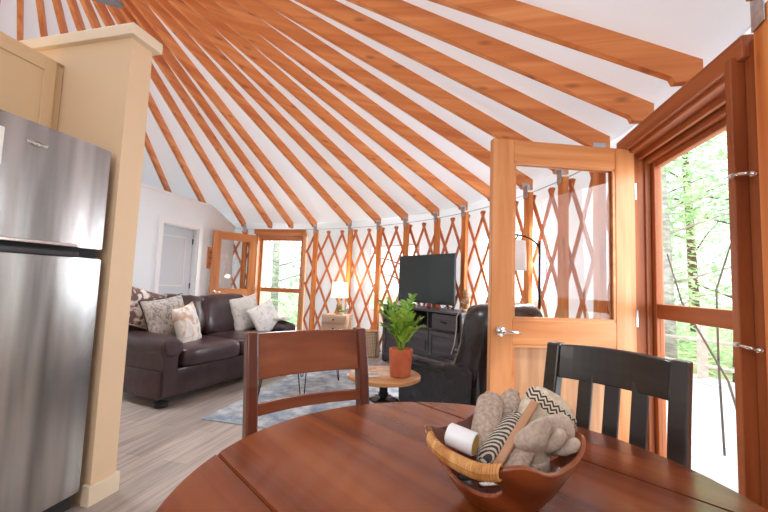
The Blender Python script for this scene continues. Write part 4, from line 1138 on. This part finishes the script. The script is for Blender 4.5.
# small dark things seen through the handle hole
for i, (x, y, z, mt, lb, ct_) in enumerate([(-.070, -.045, .062, 'black_plastic', 'black lighter glimpsed through the handle hole of the bowl', 'lighter'), (-.035, -.062, .062, 'chrome', 'silver lighter glimpsed through the handle hole of the bowl', 'lighter')]):
    e = thing('lighter', lb, ct_, rel(x, y, z)); e.rotation_euler = (rad(70), rad(10), rad(40+i*20))
    MB().cushion((0, 0, 0), (.022, .012, .055), 5).build('body', M[mt], e, smooth=True)
    MB().box((0, 0, .031), (.018, .010, .010)).build('cap', M['chrome'], e, bev=.001)

# ------------------------------------------------------------------ outdoors
mb = MB(); mb.grid(lambda u, v: Vector((CX+60*(u-.5)*2, CY+60*(v-.5)*2, -.75+.5*noise.noise(Vector((u*14, v*14, 0))))), 60, 60)
tag(mb.build('ground_outside', M['ground'], smooth=True), 'leafy forest floor outside the doors', 'ground', kind='structure')
mb = MB()
po = [(polar(a_, 4.76, 0).x, polar(a_, 4.76, 0).y) for a_ in range(-50, 41, 5)]
po2 = [(polar(a_, 8.4, 0).x, polar(a_, 8.4, 0).y) for a_ in range(40, -51, -5)]
mb.prism(po+po2, -.16, -.04)
tag(mb.build('deck', M['deck']), 'sunlit wooden deck outside the near door', 'deck', kind='structure')
mb = MB(); po = [(polar(a_, 4.76, 0).x, polar(a_, 4.76, 0).y) for a_ in range(60, 96, 5)]; po2 = [(polar(a_, 7.0, 0).x, polar(a_, 7.0, 0).y) for a_ in range(95, 59, -5)]
mb.prism(po+po2, -.16, -.04)
tag(mb.build('deck', M['deck']), 'small deck outside the far door', 'deck', kind='structure')
rl_ = thing('deck_railing', 'pale wooden railing at the edge of the deck outside the near door', 'railing', (0, 0, 0))
for a_ in range(-20, 41, 10):
    p = polar(a_, 8.25, 0); MB().box((p.x, p.y, .42), (.09, .09, .98)).build('railing_post', M['deckrail'], rl_)
for z in (.14, .50, .86):
    MB().tube([polar(a_, 8.25, z) for a_ in range(-20, 41, 4)], .028, 6).build('rail', M['deckrail'], rl_)

def tree(x, y, h, r, label, fol, bark, cr, seed, nleaf=1800):
    rr_ = random.Random(seed)
    t = thing('forest_tree', label, 'tree', (x, y, -.9), 0, 'trees around the round house')
    lean = Vector((rr_.uniform(-.4, .4), rr_.uniform(-.4, .4), 0))
    mb = MB(); mb.tube([Vector((0, 0, 0)), lean*.3+Vector((0, 0, h*.4)), lean+Vector((0, 0, h))], [r, r*.8, r*.35], 12)
    br_ = []
    for k in range(12):
        z = h*(.22+.7*k/12); an = rr_.uniform(0, 6.28); L_ = cr*rr_.uniform(.6, 1)
        p = lean*(z/h)+Vector((0, 0, z)); q = p+Vector((math.cos(an)*L_, math.sin(an)*L_, L_*.25)); mb.tube([p, (p+q)/2+Vector((0, 0, .1)), q], [r*.25, r*.15, r*.05], 6); br_.append((p, q))
    mb.build('trunk', bark, t, smooth=True)
    mb = MB()
    for k in range(nleaf):
        p, q = br_[k % 12]; c_ = p.lerp(q, rr_.uniform(.2, 1.15)) + Vector((rr_.gauss(0, .5), rr_.gauss(0, .5), rr_.gauss(0, .35)))
        s_ = rr_.uniform(.05, .11)
        u_ = Vector((rr_.uniform(-1, 1), rr_.uniform(-1, 1), rr_.uniform(-.4, .4))).normalized(); w_ = u_.cross(Vector((rr_.uniform(-.5, .5), rr_.uniform(-.5, .5), 1))).normalized()
        mb.bm.faces.new([mb.bm.verts.new(c_+u_*s_), mb.bm.verts.new(c_+w_*s_*.55), mb.bm.verts.new(c_-u_*s_), mb.bm.verts.new(c_-w_*s_*.55)])
    mb.build('foliage', fol, t)
TL = ['pale birch trunk standing just beyond the deck outside the near door', 'slender dark tree left of the pale birch outside the near door', 'leafy tree right of the pale birch outside the near door', 'tall tree deep in the woods behind the deck',
      'bushy tree deep in the woods behind the deck, left of the tall one', 'leafy tree outside the far door', 'tree right of the far door view, behind the lattice window', 'tree behind the television window']
def sp(az, d): return (math.sin(rad(az))*d, math.cos(rad(az))*d)
spots = [(37.6, 8.6, 8, .12, 0, 'foliage2', 'bark', 2.2), (35.8, 12.5, 9, .10, 1, 'foliage', 'barkd', 2.6), (43.5, 11, 9, .12, 2, 'foliage', 'barkd', 2.8), (40, 17, 12, .16, 3, 'foliage2', 'barkd', 4.0), (36, 19, 12, .16, 4, 'foliage', 'bark', 4.0),
         (-16, 13.5, 9, .14, 5, 'foliage2', 'bark', 3.0), (-6, 14, 9, .15, 6, 'foliage', 'barkd', 3.0), (6, 13, 9, .15, 7, 'foliage2', 'barkd', 3.0)]
for i, (az, d, h, r, k, f_, b_, cr) in enumerate(spots):
    x, y = sp(az, d); tree(x, y, h, r, TL[k], M[f_], M[b_], cr, 40+i, 2600 if i < 6 else 1600)
mb = MB(); rr_ = random.Random(5)
for k in range(9000):
    az = rr_.uniform(26, 56) if k < 5200 else rr_.uniform(-26, 10); d = rr_.uniform(10.5, 22); x, y = sp(az, d)
    hh = rr_.uniform(0, 2.3)*abs(math.sin(x*1.3+y*.9))+.1
    c_ = Vector((x, y, -.7+hh)); s_ = rr_.uniform(.05, .16)
    u_ = Vector((rr_.uniform(-1, 1), rr_.uniform(-1, 1), rr_.uniform(-.4, .6))).normalized(); w_ = u_.cross(Vector((rr_.uniform(-.5, .5), rr_.uniform(-.5, .5), 1))).normalized()
    mb.bm.faces.new([mb.bm.verts.new(c_+u_*s_), mb.bm.verts.new(c_+w_*s_*.5), mb.bm.verts.new(c_-u_*s_), mb.bm.verts.new(c_-w_*s_*.5)])
tag(mb.build('undergrowth', M['foliage']), 'leafy green undergrowth covering the forest floor beyond the decks', 'undergrowth', kind='stuff')
# thin bent dark strands just outside the near door
for pts, lb in (([(2.35, 2.35, -.04), (2.28, 2.48, .6), (2.10, 2.62, 1.1), (2.08, 2.72, 1.45)], 'thin dark bent branch outside the left side of the near door'),
                ([(2.62, 2.9, -.04), (2.38, 2.66, .7), (2.22, 2.48, 1.2), (2.26, 2.36, 1.62)], 'thin dark curved branch outside the right side of the near door')):
    m = MB(); m.tube(pts, [.008, .007, .006, .004], 8); tag(m.build('dark_strand', M['barkd'], smooth=True), lb, 'strand')

# ------------------------------------------------------------------ light
w = bpy.data.worlds.new('sky'); S.world = w; w.use_nodes = True
bg = w.node_tree.nodes['Background']; bg.inputs[0].default_value = (.86, .94, 1.0, 1); bg.inputs[1].default_value = 2.9
def area(name, loc, rot, sx, sy_, power, col=(1,1,1)):
    l = bpy.data.lights.new(name, 'AREA'); l.shape = 'RECTANGLE'; l.size = sx; l.size_y = sy_; l.energy = power; l.color = col
    o = bpy.data.objects.new(name, l); COL.objects.link(o); o.location = loc; o.rotation_euler = rot; return o
def aim(o, tgt):
    o.rotation_euler = (Vector(tgt)-o.location).to_track_quat('-Z', 'Y').to_euler()
sun = bpy.data.lights.new('sun', 'SUN'); sun.energy = 7; sun.angle = rad(3); sun.color = (1, .96, .88)
so = bpy.data.objects.new('sun', sun); COL.objects.link(so); so.rotation_euler = (rad(38), rad(12), rad(70))
l = bpy.data.lights.new('skylight', 'AREA'); l.shape = 'DISK'; l.size = 1.2; l.energy = 150; l.color = (.84, .92, 1)
o = bpy.data.objects.new('skylight', l); COL.objects.link(o); o.location = (CX, CY, 4.55)
o = area('rear_fill_light', (-.6, -1.0, 1.9), (0,0,0), 2.2, 1.2, 34, (1, .96, .92)); aim(o, (-.8, 3.5, 1.3))  # added fill light behind the camera
o = area('living_light', (-2.0, 3.6, .9), (0,0,0), 1.6, 1.6, 0, (1,.97,.93))
bpy.data.objects.remove(o)
o = area('door_daylight', (2.2, 1.7, 1.5), (0,0,0), .9, 1.6, 30, (.88, .95, 1)); aim(o, (-1.5, 2.9, 1.3))
o = area('far_door_daylight', (-1.9, 7.7, 1.3), (0,0,0), .8, 1.6, 30, (.95, .98, 1)); aim(o, (-1.2, 3.5, .8))
o = area('side_window_daylight', (1.75, 4.0, 1.3), (0,0,0), 1.0, 1.0, 75, (.86, .93, 1)); aim(o, (-3.2, 5.2, 1.2))
o = area('window_daylight', (.95, 6.9, 1.3), (0,0,0), 1.0, 1.0, 40, (.97, .98, 1)); aim(o, (-.8, 4.0, .9))
pl_ = bpy.data.lights.new('lamp_bulb', 'POINT'); pl_.energy = 8; pl_.color = (1, .78, .5); pl_.shadow_soft_size = .05
o = bpy.data.objects.new('lamp_bulb', pl_); COL.objects.link(o); o.location = (-.72, 6.30, 1.20)

# ------------------------------------------------------------------ camera
cam = bpy.data.cameras.new('camera'); cam.sensor_width = 36; cam.lens = 372/768*36; cam.clip_start = .02
co = bpy.data.objects.new('camera', cam); COL.objects.link(co); S.camera = co
pitch, roll = .0755, .0373
fw = Vector((0, math.cos(pitch), math.sin(pitch))); u0 = Vector((0, -math.sin(pitch), math.cos(pitch))); r0 = Vector((1, 0, 0))
rt = r0*math.cos(roll)+u0*math.sin(roll); up = u0*math.cos(roll)-r0*math.sin(roll)
co.matrix_world = Matrix(((rt.x, up.x, -fw.x, 0), (rt.y, up.y, -fw.y, 0), (rt.z, up.z, -fw.z, 1.15), (0, 0, 0, 1)))
S.view_settings.view_transform = 'Standard'; S.view_settings.look = 'None'; S.view_settings.exposure = 0.02
